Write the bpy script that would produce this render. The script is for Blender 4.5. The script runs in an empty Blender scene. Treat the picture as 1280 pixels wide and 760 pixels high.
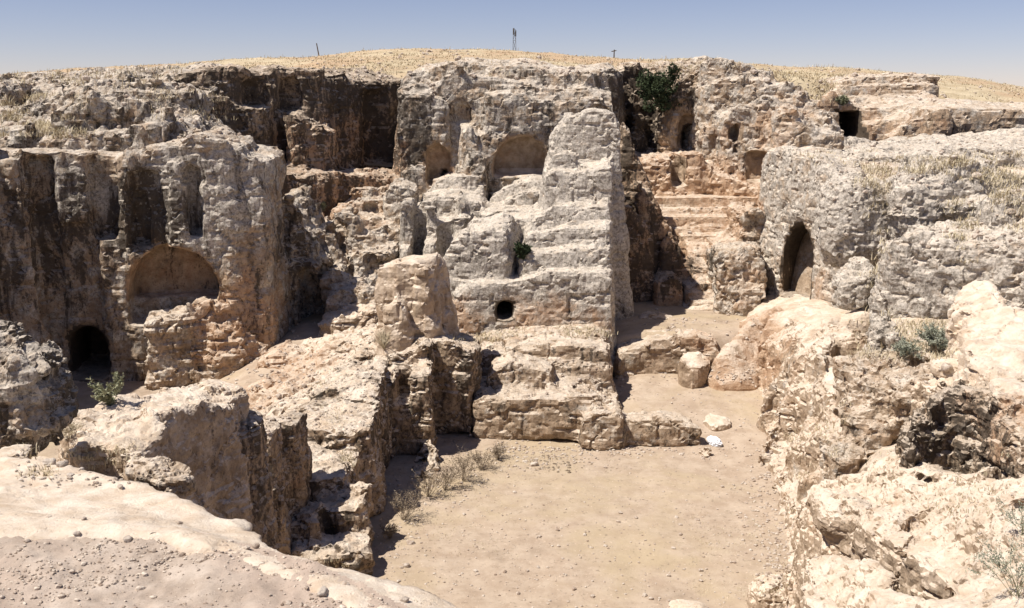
import bpy, bmesh, math, random, time
import numpy as np
from mathutils import Vector
T0 = time.time()
random.seed(7)
rng = np.random.default_rng(11)
sc = bpy.context.scene
C = sc.collection

# ------------------------------------------------------------------ camera
FPX = 1312.0                      # focal length in photo pixels (1280 wide)
PITCH = math.radians(11.2)
CAMZ = 8.0
cam_d = bpy.data.cameras.new('camera')
cam = bpy.data.objects.new('camera', cam_d); C.objects.link(cam)
cam_d.sensor_width = 36.0; cam_d.lens = 36.0*FPX/1280.0
cam_d.clip_start = 0.05; cam_d.clip_end = 3000
cam.location = (0, 0, CAMZ); cam.rotation_euler = (math.pi/2-PITCH, 0, 0)
sc.camera = cam

# ------------------------------------------------------------------ world and sun
SUN = Vector((-0.47, -0.18, 0.865)).normalized()       # direction towards the sun
world = bpy.data.worlds.new('World'); sc.world = world; world.use_nodes = True
wn = world.node_tree.nodes; wl = world.node_tree.links
bg = wn['Background']
sky = wn.new('ShaderNodeTexSky'); sky.sky_type = 'NISHITA'; sky.sun_disc = False
sky.sun_elevation = math.asin(SUN.z); sky.sun_rotation = math.atan2(SUN.x, SUN.y)
sky.altitude = 3000; sky.air_density = 1.0; sky.dust_density = 1.2; sky.ozone_density = 4.0
tint = wn.new('ShaderNodeMix'); tint.data_type = 'RGBA'; tint.blend_type = 'MULTIPLY'; tint.inputs[0].default_value = 1.0
tint.inputs[7].default_value = (1.30, 1.0, .97, 1)          # thin summer dust takes the green out of the blue
wl.new(sky.outputs[0], tint.inputs[6]); wl.new(tint.outputs[2], bg.inputs[0]); bg.inputs[1].default_value = 0.076
sun_d = bpy.data.lights.new('sun', 'SUN'); sun_d.energy = 5.0; sun_d.angle = math.radians(0.53)
sun_d.color = (1.0, 0.945, 0.865)
sun = bpy.data.objects.new('sun', sun_d); C.objects.link(sun)
sun.location = (-20, -5, 40); sun.rotation_euler = SUN.to_track_quat('Z', 'Y').to_euler()
sc.view_settings.view_transform = 'Standard'; sc.view_settings.look = 'None'
sc.view_settings.exposure = 0.34; sc.view_settings.gamma = 1.0
sc.cycles.max_bounces = 5; sc.cycles.diffuse_bounces = 2; sc.cycles.use_denoising = True

# ------------------------------------------------------------------ pixel of the photograph -> point in the place
cp, sp = math.cos(PITCH), math.sin(PITCH)
def P(px, py, Y):
    u = (px-640)/FPX; v = (380-py)/FPX
    dy = cp+v*sp; dz = -sp+v*cp; t = Y/dy
    return (u*t, Y, CAMZ+dz*t)
def PZ(px, py, z):
    u = (px-640)/FPX; v = (380-py)/FPX
    dy = cp+v*sp; dz = -sp+v*cp; t = (z-CAMZ)/dz
    return (u*t, dy*t, z)

# ------------------------------------------------------------------ noise
_gt = np.random.default_rng(5).normal(size=(256, 3)); _gt /= np.linalg.norm(_gt, axis=1)[:, None]
_gt = _gt.astype(np.float32)
def _hash(ix, iy, iz):
    h = (ix.astype(np.uint32)*np.uint32(0x8da6b343)) ^ (iy.astype(np.uint32)*np.uint32(0xd8163841)) ^ (iz.astype(np.uint32)*np.uint32(0xcb1ab31f))
    h ^= h >> np.uint32(13); h *= np.uint32(0x5bd1e995); h ^= h >> np.uint32(15)
    return h
def gn(x, y, z):
    x = np.asarray(x, np.float32); y = np.asarray(y, np.float32); z = np.asarray(z, np.float32)
    fx = np.floor(x); fy = np.floor(y); fz = np.floor(z)
    ix = fx.astype(np.int32); iy = fy.astype(np.int32); iz = fz.astype(np.int32)
    x = x-fx; y = y-fy; z = z-fz
    u = x*x*x*(x*(x*6-15)+10); v = y*y*y*(y*(y*6-15)+10); w = z*z*z*(z*(z*6-15)+10)
    out = 0
    for a in (0, 1):
        for b in (0, 1):
            for c in (0, 1):
                g = _gt[_hash(ix+a, iy+b, iz+c) & np.uint32(255)]
                d = g[..., 0]*(x-a)+g[..., 1]*(y-b)+g[..., 2]*(z-c)
                out = out + d*(u if a else 1-u)*(v if b else 1-v)*(w if c else 1-w)
    return out*1.6
def fbm(x, y, z, n, gain=.5):
    o = 0; a = 1; f = 1.0
    for i in range(n):
        o = o+a*gn(x*f+i*17.3, y*f-i*9.1, z*f+i*5.7); a *= gain; f *= 2.03
    return o
def cellval(x, y, z):
    h = _hash(np.floor(x).astype(np.int32), np.floor(y).astype(np.int32), np.floor(z).astype(np.int32))
    return (h & np.uint32(0xffff)).astype(np.float32)/65535.0
def facet(x, y, z):
    """angular broken surface: every cell of a loose grid is a plane of its own tilt"""
    fx = np.floor(x); fy = np.floor(y); fz = np.floor(z)
    h = _hash(fx.astype(np.int32), fy.astype(np.int32), fz.astype(np.int32))
    g = _gt[h & np.uint32(255)]; o = ((h >> np.uint32(9)) & np.uint32(0x3ff)).astype(np.float32)/1023.0-.5
    return o+.75*(g[..., 0]*(x-fx-.5)+g[..., 1]*(y-fy-.5)+g[..., 2]*(z-fz-.5))
def sstep(a, b, x):
    t = np.clip((x-a)/(b-a), 0, 1); return t*t*(3-2*t)

# ------------------------------------------------------------------ solids
def smax(a, b, k):
    h = np.clip(.5+.5*(a-b)/k, 0, 1); return b+(a-b)*h+k*h*(1-h)
def smin(a, b, k):
    h = np.clip(.5-.5*(a-b)/k, 0, 1); return b+(a-b)*h-k*h*(1-h)
def poly_sdf(P2, X, Y):
    d = np.full(X.shape, 1e9, np.float32); s = np.zeros(X.shape, bool)
    n = len(P2)
    for i in range(n):
        ax, ay = P2[i]; bx, by = P2[(i+1) % n]
        ex, ey = bx-ax, by-ay; L = ex*ex+ey*ey+1e-12
        t = np.clip(((X-ax)*ex+(Y-ay)*ey)/L, 0, 1)
        dx = X-ax-t*ex; dy = Y-ay-t*ey
        d = np.minimum(d, dx*dx+dy*dy)
        c = ((ay <= Y) & (by > Y)) | ((by <= Y) & (ay > Y))
        if abs(ey) > 1e-9:
            s ^= c & (X < ax+(Y-ay)/ey*ex)
    return np.sqrt(d)*np.where(s, -1, 1)

def col(pts, base=0.0, bat=.05, r=.07, back=None, part=None, cut=False, rim=None):
    """a block of standing rock: top outline given as (px,py,Y) of the photo, straight down to base"""
    v = [P(*p) for p in pts]
    if back is not None:
        dY, dz, dx = (tuple(back)+(0, 0, 0))[:3] if isinstance(back, (tuple, list)) else (back, 0, 0)
        v = v+[(p[0]+dx, p[1]+dY, p[2]+dz) for p in reversed(v)]
    return dict(k='col', v=v, base=base, bat=bat, r=r, part=part, cut=cut)
def pcol(v, base=0.0, bat=.05, r=.14, part=None, cut=False):
    return dict(k='col', v=v, base=base, bat=bat, r=r, part=part, cut=cut)
def ell(px, py, Y, rx, ry, rz, part=None, yaw=0.0, cut=False, sq=2.0):
    return dict(k='ell', c=P(px, py, Y), r=(rx, ry, rz), part=part, cut=cut, yaw=yaw, sq=sq)
def arch(px, pb, pt, hw, Y, depth, ang=0.0, part=None, over=.6, round_=1.0, point=1.0):
    """arched hollow: px centre, pb/pt bottom and top rows, hw half width in metres; ang = heading of the tunnel, 0 = away from camera"""
    b = P(px, pb, Y); t = P(px, pt, Y)
    return dict(k='arch', c=b, h=t[2]-b[2], hw=hw, depth=depth, ang=ang, part=part, cut=True, over=over, rise=round_, point=point)
def bxc(px0, px1, pb, pt, Y, depth, ang=0.0, part=None, over=.6, slant=0):
    a = P((px0+px1)/2, pb, Y); t = P((px0+px1)/2, pt, Y)
    hw = abs(P(px1, pb, Y)[0]-P(px0, pb, Y)[0])/2
    return dict(k='arch', c=a, h=t[2]-a[2], hw=hw, depth=depth, ang=ang, part=part, cut=True, over=over, rise=0.0, point=1.0)

def prim_box(p):
    if p['k'] == 'col':
        v = np.array(p['v']); zt = v[:, 2].max(); e = .3+max(0, p['bat'])*(zt-p['base'])
        return (v[:, 0].min()-e, v[:, 1].min()-e, p['base']-.3), (v[:, 0].max()+e, v[:, 1].max()+e, zt+.3)
    if p['k'] == 'ell':
        r = max(p['r'][:2]); c = p['c']
        return (c[0]-r-.3, c[1]-r-.3, c[2]-p['r'][2]-.3), (c[0]+r+.3, c[1]+r+.3, c[2]+p['r'][2]+.3)
    R = math.hypot(p['hw'], max(p['depth'], p['over']))+.3; c = p['c']
    return (c[0]-R, c[1]-R, c[2]-.4), (c[0]+R, c[1]+R, c[2]+p['h']+.4)

def prim_field(p, x, y, z):
    if p['k'] == 'col':
        v = np.array(p['v'], np.float32); X, Y = np.meshgrid(x, y, indexing='ij')
        d2 = poly_sdf(v[:, :2], X, Y)
        num = 0; den = 0; n = len(v)
        for i in range(n):
            a = v[i]; b = v[(i+1) % n]; m = max(1, min(8, int(np.linalg.norm(b-a)/.45)))
            for j in range(m):
                q = a+(b-a)*(j/m)
                w = 1.0/((X-q[0])**2+(Y-q[1])**2+.01)**1.6
                num = num+w*q[2]; den = den+w
        zt = (num/den)[:, :, None]; Z = z[None, None, :]
        side = d2[:, :, None]-p['bat']*np.maximum(zt-Z, 0)
        d = smax(side, Z-zt, p['r'])
        return np.maximum(d, p['base']-Z)
    c = p['c']; X = (x-c[0])[:, None, None]; Y = (y-c[1])[None, :, None]; Z = (z-c[2])[None, None, :]
    if p['k'] == 'ell':
        ca, sa = math.cos(p['yaw']), math.sin(p['yaw']); r = p['r']; q = p['sq']
        u = np.abs((X*ca+Y*sa)/r[0]); v = np.abs((-X*sa+Y*ca)/r[1]); w = np.abs(Z/r[2])
        return ((u**q+v**q+w**q)**(1/q)-1)*min(r)
    ca, sa = math.cos(p['ang']), math.sin(p['ang'])          # tunnel direction (sa, ca)
    w = X*sa+Y*ca; u = X*ca-Y*sa
    hw, h = p['hw'], p['h']
    if p['rise'] > 0:
        rr = min(hw*p['rise'], h*.95); zs = h-rr
        top = np.sqrt((u)**2+(np.maximum(Z-zs, 0)*hw/rr/p['point'])**2)-hw
        a2 = np.where(Z > zs, top, np.abs(u)-hw)
    else:
        a2 = np.maximum(np.abs(u)-hw, Z-h)
    a2 = np.maximum(a2, -Z)
    d = np.maximum(a2, np.maximum(-p['over']-w, w-p['depth']))
    return d

# ------------------------------------------------------------------ surface nets
def surface_nets(F, org, vox):
    S = F < 0
    nx, ny, nz = F.shape
    def cs(A, a, b, c): return A[a:nx-1+a, b:ny-1+b, c:nz-1+c]
    cnt = np.zeros((nx-1, ny-1, nz-1), np.int8)
    for a in (0, 1):
        for b in (0, 1):
            for c in (0, 1): cnt += cs(S, a, b, c)
    act = (cnt > 0) & (cnt < 8)
    idx = np.nonzero(act); n = len(idx[0])
    vid = np.full(act.shape, -1, np.int32); vid[idx] = np.arange(n)
    acc = np.zeros((n, 3), np.float32); num = np.zeros(n, np.float32)
    I, J, K = idx
    for ax in range(3):
        for o1 in (0, 1):
            for o2 in (0, 1):
                off = [0, 0, 0]; oth = [k for k in range(3) if k != ax]
                off[oth[0]] = o1; off[oth[1]] = o2
                a = F[I+off[0], J+off[1], K+off[2]]
                off2 = list(off); off2[ax] = 1
                b = F[I+off2[0], J+off2[1], K+off2[2]]
                m = (a < 0) != (b < 0)
                t = np.where(m, a/np.where(a == b, 1, a-b), 0)
                pos = np.zeros((n, 3), np.float32); pos[:] = off; pos[:, ax] = t
                acc += pos*m[:, None]; num += m
    V = (acc/num[:, None]+np.stack([I, J, K], 1))*vox+np.array(org)
    Q = []
    for ax in range(3):
        sl0 = [slice(None)]*3; sl1 = [slice(None)]*3
        sl0[ax] = slice(0, -1); sl1[ax] = slice(1, None)
        A = S[tuple(sl0)]; B = S[tuple(sl1)]
        ch = np.argwhere(A != B)
        oth = [k for k in range(3) if k != ax]
        ok = np.ones(len(ch), bool)
        for k in oth: ok &= (ch[:, k] > 0) & (ch[:, k] < F.shape[k]-1)
        ch = ch[ok]; ins = A[ch[:, 0], ch[:, 1], ch[:, 2]]
        def vv(d1, d2):
            c = ch.copy(); c[:, oth[0]] -= d1; c[:, oth[1]] -= d2
            return vid[c[:, 0], c[:, 1], c[:, 2]]
        q = np.stack([vv(0, 0), vv(1, 0), vv(1, 1), vv(0, 1)], 1)
        flip = ins if ax != 1 else ~ins
        q[~flip] = q[~flip][:, ::-1]
        Q.append(q)
    Q = np.concatenate(Q); Q = Q[:, ::-1] if False else Q
    return V, Q

def subdiv(V, Q):
    """split each quad into four"""
    n = len(V)
    E = np.sort(np.stack([Q, np.roll(Q, -1, 1)], 2).reshape(-1, 2), 1)
    key = E[:, 0].astype(np.int64)*n+E[:, 1]
    u, inv = np.unique(key, return_inverse=True)
    ea = u//n; eb = u % n
    mid = (V[ea]+V[eb])/2; ctr = V[Q].mean(1)
    inv = inv.reshape(-1, 4)+n; ci = n+len(u)+np.arange(len(Q))
    q = np.stack([np.stack([Q[:, i], inv[:, i], ci, inv[:, i-1]], 1) for i in range(4)], 1).reshape(-1, 4)
    return np.concatenate([V, mid, ctr]), q
def vnormals(V, Q):
    a = V[Q[:, 2]]-V[Q[:, 0]]; b = V[Q[:, 3]]-V[Q[:, 1]]
    fn = np.cross(a, b); N = np.zeros_like(V)
    for i in range(4):
        for k in range(3): N[:, k] += np.bincount(Q[:, i], fn[:, k], len(V))
    return N/(np.linalg.norm(N, axis=1)[:, None]+1e-12)

# style: lump, block, strata, flute, pit, crack, fine
ST = dict(
 cut=dict(lump=.04, block=.09, bs=.9, strata=.014, flute=.008, pit=.025, crack=.07, fine=.008, chip=.036),
 rough=dict(lump=.05, block=.17, bs=.85, strata=.02, flute=.012, pit=.05, crack=.09, fine=.012, chip=.075),
 smooth=dict(lump=.07, block=.03, bs=.6, strata=.010, flute=.0, pit=.010, crack=.03, fine=.007, chip=.018),
 round=dict(lump=.06, block=.11, bs=.8, strata=.012, flute=.0, pit=.045, crack=.08, fine=.010, chip=.055),
 pitted=dict(lump=.08, block=.10, bs=.5, strata=.02, flute=.01, pit=.11, crack=.05, fine=.02, chip=.065),
)
INNER = dict(arched_niche=(.45, .05, -.25, .95), burial_niche=(.6, .1, .30, .25), dark_doorway=(.1, .0, 1.3, .0), door_opening=(.1, .0, 1.3, .0), dark_hole=(.2, .0, 1.2, .0), chamber_opening=(.2, .0, 1.1, .0), arched_doorway=(.5, .1, .05, .5), pointed_doorway=(.35, .05, .85, .05), niche_bench=(.1, .5, .1, .6), step=(.5, .3, .1, .7))  # raised black crust paints shade into doorways, holes, chamber and burial niche
BLOBS = []     # (x,y,z,radius,kind,strength): local patches of other rock colour (kind 0 ochre, 1 lichen grey, 2 black crust, 3 fresh pale)
def blob(px, py, Y, r, kind, s=1.0): BLOBS.append(P(px, py, Y)+(r, kind, s))

def link(o, parent=None):
    C.objects.link(o)
    if parent is not None: o.parent = parent
    return o
def tag(o, label=None, cat=None, group=None, kind=None):
    if label: o['label'] = label
    if cat: o['category'] = cat
    if group: o['group'] = group
    if kind: o['kind'] = kind
    return o
def mesh_obj(name, V, Q, mat, parent=None, zone=None, smooth=True, org=(0, 0, 0)):
    me = bpy.data.meshes.new(name); n = len(V); Q = np.asarray(Q); k = Q.shape[1]
    me.vertices.add(n); me.vertices.foreach_set('co', (np.asarray(V)-np.array(org)).astype(np.float32).ravel())
    me.loops.add(Q.size); me.loops.foreach_set('vertex_index', Q.astype(np.int32).ravel())
    me.polygons.add(len(Q)); me.polygons.foreach_set('loop_start', np.arange(0, Q.size, k, dtype=np.int32))
    me.polygons.foreach_set('loop_total', np.full(len(Q), k, np.int32))
    me.polygons.foreach_set('use_smooth', np.full(len(Q), smooth))
    me.update(calc_edges=True)
    if zone is not None:
        at = me.attributes.new('zone', 'FLOAT_COLOR', 'POINT'); at.data.foreach_set('color', zone.astype(np.float32).ravel())
    me.materials.append(mat)
    o = bpy.data.objects.new(name, me); o.location = org
    return link(o, parent)
TRI = [0]
VQ = 1.0
def solid(prims, dist, style, uni=.10, qual=1.0, clip=None):
    """returns refined surface and owner of each face"""
    st = dict(ST[style]) if isinstance(style, str) else style
    vox = dist*.0052*VQ*qual; fs = min(3.2, max(1.0, (24.0/dist)**.75))
    adds = [p for p in prims if not p['cut']]; cuts = [p for p in prims if p['cut']]
    lo = np.array([prim_box(p)[0] for p in adds]).min(0); hi = np.array([prim_box(p)[1] for p in adds]).max(0)
    if clip is not None:
        lo = np.maximum(lo, clip[0]); hi = np.minimum(hi, clip[1])
    lo = lo-.3; n = np.ceil((hi+.3-lo)/vox).astype(int)
    x, y, z = [(lo[i]+np.arange(n[i])*vox).astype(np.float32) for i in range(3)]
    F = np.full(tuple(n), 2.0, np.float32)
    for p in adds:
        a, b = prim_box(p); e = .4
        s = [slice(max(0, int((a[i]-e-lo[i])/vox)), max(0, min(n[i], int((b[i]+e-lo[i])/vox)+1))) for i in range(3)]
        if any(q.start >= q.stop for q in s): continue
        f = prim_field(p, x[s[0]], y[s[1]], z[s[2]])
        F[tuple(s)] = smin(F[tuple(s)], f, uni) if uni > 0 else np.minimum(F[tuple(s)], f)
    m = np.abs(F) < .75
    I, J, K = np.nonzero(m); X, Y, Z = x[I], y[J], z[K]
    d = st['lump']*(gn(X*.62, Y*.62, Z*.55)+.5*gn(X*1.5+9, Y*1.5, Z*1.5))
    if st['block'] > 0:
        s = fs**.5/st['bs']; wx = .55*gn(X*.8, Y*.8, Z*.8+40); wz = .4*gn(X*.7+30, Y*.7, Z*.7)
        ca, sa = .94, .34
        d += st['block']*facet((X*ca+Y*sa)*s*.7+wx*.55, (-X*sa+Y*ca)*s*.7+wx*.5, Z*s*.8+wz*.4)
        d += st['block']*.6*facet((X*.8+Y*.6)*s*1.7+wz*.8+7, (-X*.6+Y*.8)*s*1.7+wx*.8, Z*s*2.0+wx*.6)
    F[I, J, K] += d
    for p in cuts:
        a, b = prim_box(p); e = .1
        s = [slice(max(0, int((a[i]-e-lo[i])/vox)), max(0, min(n[i], int((b[i]+e-lo[i])/vox)+1))) for i in range(3)]
        if any(q.start >= q.stop for q in s): continue
        f = prim_field(p, x[s[0]], y[s[1]], z[s[2]])
        if vox < .2:
            XX, YY, ZZ = np.meshgrid(x[s[0]], y[s[1]], z[s[2]], indexing='ij')
            f = f+(.03 if p['part'] else .06)*gn(XX*1.7, YY*1.7, ZZ*1.7)
        F[tuple(s)] = smax(F[tuple(s)], -f, .05)
    V, Q = surface_nets(F, lo, vox); del F
    # drop crumbs the noise has broken off
    lab = np.arange(len(V))
    for it in range(200):
        m = lab[Q].min(1); new = lab.copy()
        for i in range(4): np.minimum.at(new, Q[:, i], m)
        new = new[new]
        if (new == lab).all(): break
        lab = new
    cnt = np.bincount(lab, minlength=len(V)); Q = Q[cnt[lab[Q[:, 0]]] > min(1500, .06*len(V))]
    # owner of each coarse face
    cen = V[Q].mean(1)
    own = np.full(len(Q), -1, np.int32)
    parted = [i for i, p in enumerate(prims) if p['part']]
    if parted:
        best = np.full(len(Q), 1e9)
        for i, p in enumerate(prims):
            a, b = prim_box(p); e = .25
            m = np.all((cen > np.array(a)-e) & (cen < np.array(b)+e), axis=1)
            if not m.any(): continue
            c = cen[m]; g = point_field(p, c)
            if p['cut']:
                if not p['part']: continue
                g = np.abs(g)-.07 - (g < .12)*5
                g = np.where(point_field(p, c) < .035, -5+i*1e-3, 9)
            bi = best[m]; w = g < bi
            bi[w] = g[w]; best[m] = bi
            oo = own[m]; oo[w] = i; own[m] = oo
    V, Q = subdiv(V, Q); own = np.repeat(own, 4)
    # light smoothing of the split surface, then relief along the normal
    N = vnormals(V, Q)
    X, Y, Z = V.T.astype(np.float32); up = np.clip(N[:, 2], 0, 1)
    wall = 1-up; x, y, z = X*fs, Y*fs, Z*fs
    wx = .25*gn(x*1.1, y*1.1, z*1.1)
    bl = fbm(x*1.9, y*1.9, z*1.9, 4, .55); h = st['fine']*2.4*(np.abs(bl)-.3)
    ca, sa = .9, -.43
    h += st['chip']*facet((x*ca+y*sa)*2.6+wx*3, (-x*sa+y*ca)*2.6+2*wx, z*3.0+wx*2)
    h += .5*st['chip']*facet((x*.7+y*.7)*6.1+wx*5+3, (-x*.7+y*.7)*6.1+4*wx, z*7+wx*4)
    h += st['strata']*wall*(gn(x*.5+wx, y*.5, z*3.3+wx*2)+.6*gn(x*.9, y*.9+5, z*8+wx*3))
    if st['flute'] > 0: h += st['flute']*wall*gn(x*3.5, y*3.5, z*.45)
    pn = gn(x*3.1+50, y*3.1, z*2.6); pn2 = gn(x*6.5, y*6.5+20, z*5.5)
    region = sstep(-.15, .35, gn(X*.45+11, Y*.45, Z*.45))*.75+.25
    h -= st['pit']*region*(sstep(.12, .55, pn)+.7*sstep(.1, .5, pn2))
    cn = np.abs(gn(x*.9+70, y*.9, z*.7)+.25*gn(x*3, y*3, z*3)); h -= st['crack']*np.exp(-(cn/.035)**2)
    cn = np.abs(gn(x*.35+7, y*.35, z*2.1)+.2*gn(x*2, y*2, z*2)); h -= st['crack']*.8*wall*np.exp(-(cn/.05)**2)
    h = h/fs**.8
    calm = np.ones(len(V), np.float32)
    for i, p in enumerate(prims):
        if p['part']: calm[Q[own == i].ravel()] = .3 if p['cut'] else .6
    h *= calm
    V = V+N*h[:, None]
    return V, Q, own

def point_field(p, c):
    x, y, z = c.T
    if p['k'] == 'col':
        v = np.array(p['v']); d2 = poly_sdf(v[:, :2], x, y); num = 0; den = 0; n = len(v)
        for i in range(n):
            a = v[i]; b = v[(i+1) % n]; m = max(1, min(8, int(np.linalg.norm(b-a)/.45)))
            for j in range(m):
                q = a+(b-a)*(j/m); w = 1.0/((x-q[0])**2+(y-q[1])**2+.01)**1.6
                num = num+w*q[2]; den = den+w
        zt = num/den
        return np.maximum(np.maximum(d2-p['bat']*np.maximum(zt-z, 0), z-zt), p['base']-z)
    cc = p['c']; X = x-cc[0]; Y = y-cc[1]; Z = z-cc[2]
    if p['k'] == 'ell':
        ca, sa = math.cos(p['yaw']), math.sin(p['yaw']); r = p['r']; q = p['sq']
        return ((np.abs((X*ca+Y*sa)/r[0])**q+np.abs((-X*sa+Y*ca)/r[1])**q+np.abs(Z/r[2])**q)**(1/q)-1)*min(r)
    ca, sa = math.cos(p['ang']), math.sin(p['ang']); w = X*sa+Y*ca; u = X*ca-Y*sa; hw, h = p['hw'], p['h']
    if p['rise'] > 0:
        rr = min(hw*p['rise'], h*.95); zs = h-rr
        a2 = np.where(Z > zs, np.sqrt(u**2+(np.maximum(Z-zs, 0)*hw/rr/p['point'])**2)-hw, np.abs(u)-hw)
    else: a2 = np.maximum(np.abs(u)-hw, Z-h)
    a2 = np.maximum(a2, -Z)
    return np.maximum(a2, np.maximum(-p['over']-w, w-p['depth']))

def zones(V, base):
    """rgba = ochre, grey weathering, black crust (also painted shade), fresh pale"""
    Zc = np.zeros((len(V), 4), np.float32); Zc[:] = base
    lo, hi = V.min(0), V.max(0)
    for (x, y, z, r, k, s) in BLOBS:
        if x+2*r < lo[0] or x-2*r > hi[0] or y+2*r < lo[1] or y-2*r > hi[1] or z+2*r < lo[2] or z-2*r > hi[2]: continue
        d = np.sqrt((V[:, 0]-x)**2+((V[:, 1]-y)*.6)**2+(V[:, 2]-z)**2)/r
        w = 1-sstep(.45, 1.25, d+.35*gn(V[:, 0]*1.2, V[:, 1]*1.2, V[:, 2]*1.2))
        Zc[:, k] = Zc[:, k]*(1-w)+w*s
    return Zc

def rock(name, label, cat, prims, dist, style='cut', zone=(0.1, .5, .3, .2), uni=.10, kind=None, group=None, qual=1.0, zmin=None, body='rock_face', clip=None, mat=None, smooth=False):
    mat = mat or ('rock' if dist > 18 else 'near_rock' if dist > 7 else 'foreground_rock')
    V, Q, own = solid(prims, dist, style, uni, qual, clip)
    if zmin is not None:
        k = V[Q][:, :, 2].max(1) > zmin; Q = Q[k]; own = own[k]
    Zn = zones(V, zone)
    for i, p in enumerate(prims):
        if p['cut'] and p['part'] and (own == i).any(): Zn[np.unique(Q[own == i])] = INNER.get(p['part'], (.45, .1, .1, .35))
    parts = {}
    for i, p in enumerate(prims):
        if p['part'] and (own == i).any(): parts[i] = p['part']
    ctr = V[np.unique(Q)]; org = (float(ctr[:, 0].mean()), float(ctr[:, 1].mean()), float(ctr[:, 2].min()))
    if parts:
        root = bpy.data.objects.new(name, None); link(root); root.location = org
    else: root = None
    rest = ~np.isin(own, list(parts))
    def sub(mask, nm, par):
        q = Q[mask]; u, inv = np.unique(q, return_inverse=True)
        TRI[0] += len(q)*2
        o = mesh_obj(nm, V[u], inv.reshape(-1, 4), MAT[mat], None, Zn[u], smooth, org if par is None else (0, 0, 0))
        if par is not None:
            o.data.transform(__import__('mathutils').Matrix.Translation((-org[0], -org[1], -org[2])))
            o.parent = par
        return o
    body_o = sub(rest, name if root is None else body, root)
    if root is None: root = body_o
    for i, nm in parts.items(): sub(own == i, nm, root)
    tag(root, label, cat, group, kind)
    print('%-22s %7d quads  %.1fs' % (name, len(Q), time.time()-T0))
    return root
# ------------------------------------------------------------------ materials
MAT = {}
class NT:
    def __init__(s, name):
        m = bpy.data.materials.new(name); m.use_nodes = True; s.m = m
        s.n = m.node_tree.nodes; s.l = m.node_tree.links; s.b = s.n['Principled BSDF']
        s.b.inputs['Roughness'].default_value = .93; s.b.inputs['Specular IOR Level'].default_value = .15
        g = s.n.new('ShaderNodeNewGeometry'); s.pos = g.outputs['Position']; s.nor = g.outputs['Normal']
    def put(s, sock, v):
        if isinstance(v, (int, float)): sock.default_value = v
        elif isinstance(v, tuple): sock.default_value = v if len(v) == len(sock.default_value) else v+(1,)
        else: s.l.new(v, sock)
    def noise(s, scale, detail=5, rough=.6, dist=0.0, vec=None, sc3=None):
        vec = vec or s.pos
        if sc3:
            mp = s.n.new('ShaderNodeMapping'); s.l.new(vec, mp.inputs[0]); mp.inputs['Scale'].default_value = sc3; vec = mp.outputs[0]
        t = s.n.new('ShaderNodeTexNoise'); s.l.new(vec, t.inputs['Vector'])
        t.inputs['Scale'].default_value = scale; t.inputs['Detail'].default_value = detail
        t.inputs['Roughness'].default_value = rough; t.inputs['Distortion'].default_value = dist
        return t.outputs['Fac']
    def voro(s, scale, feature='F1', out='Distance'):
        t = s.n.new('ShaderNodeTexVoronoi'); s.l.new(s.pos, t.inputs['Vector']); t.feature = feature
        t.inputs['Scale'].default_value = scale; return t.outputs[out]
    def math(s, op, a, b=0.0, c=None):
        t = s.n.new('ShaderNodeMath'); t.operation = op; s.put(t.inputs[0], a); s.put(t.inputs[1], b)
        if c is not None: s.put(t.inputs[2], c)
        return t.outputs[0]
    def rng(s, v, a, b, c=0.0, d=1.0, smooth=True):
        t = s.n.new('ShaderNodeMapRange'); t.interpolation_type = 'SMOOTHSTEP' if smooth else 'LINEAR'
        s.put(t.inputs['Value'], v); t.inputs['From Min'].default_value = a; t.inputs['From Max'].default_value = b
        t.inputs['To Min'].default_value = c; t.inputs['To Max'].default_value = d
        return t.outputs['Result']
    def mix(s, f, a, b, mode='MIX'):
        t = s.n.new('ShaderNodeMix'); t.data_type = 'RGBA'; t.blend_type = mode
        s.put(t.inputs[0], f); s.put(t.inputs[6], a); s.put(t.inputs[7], b); return t.outputs[2]
    def bump(s, h, dist, strength=1.0, prev=None):
        t = s.n.new('ShaderNodeBump'); t.inputs['Distance'].default_value = dist; t.inputs['Strength'].default_value = strength
        s.put(t.inputs['Height'], h)
        if prev is not None: s.l.new(prev, t.inputs['Normal'])
        return t.outputs[0]
    def done(s, colr, nrm=None):
        s.put(s.b.inputs['Base Color'], colr)
        if nrm is not None: s.l.new(nrm, s.b.inputs['Normal'])
        MAT[s.m.name] = s.m; return s.m

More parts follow.
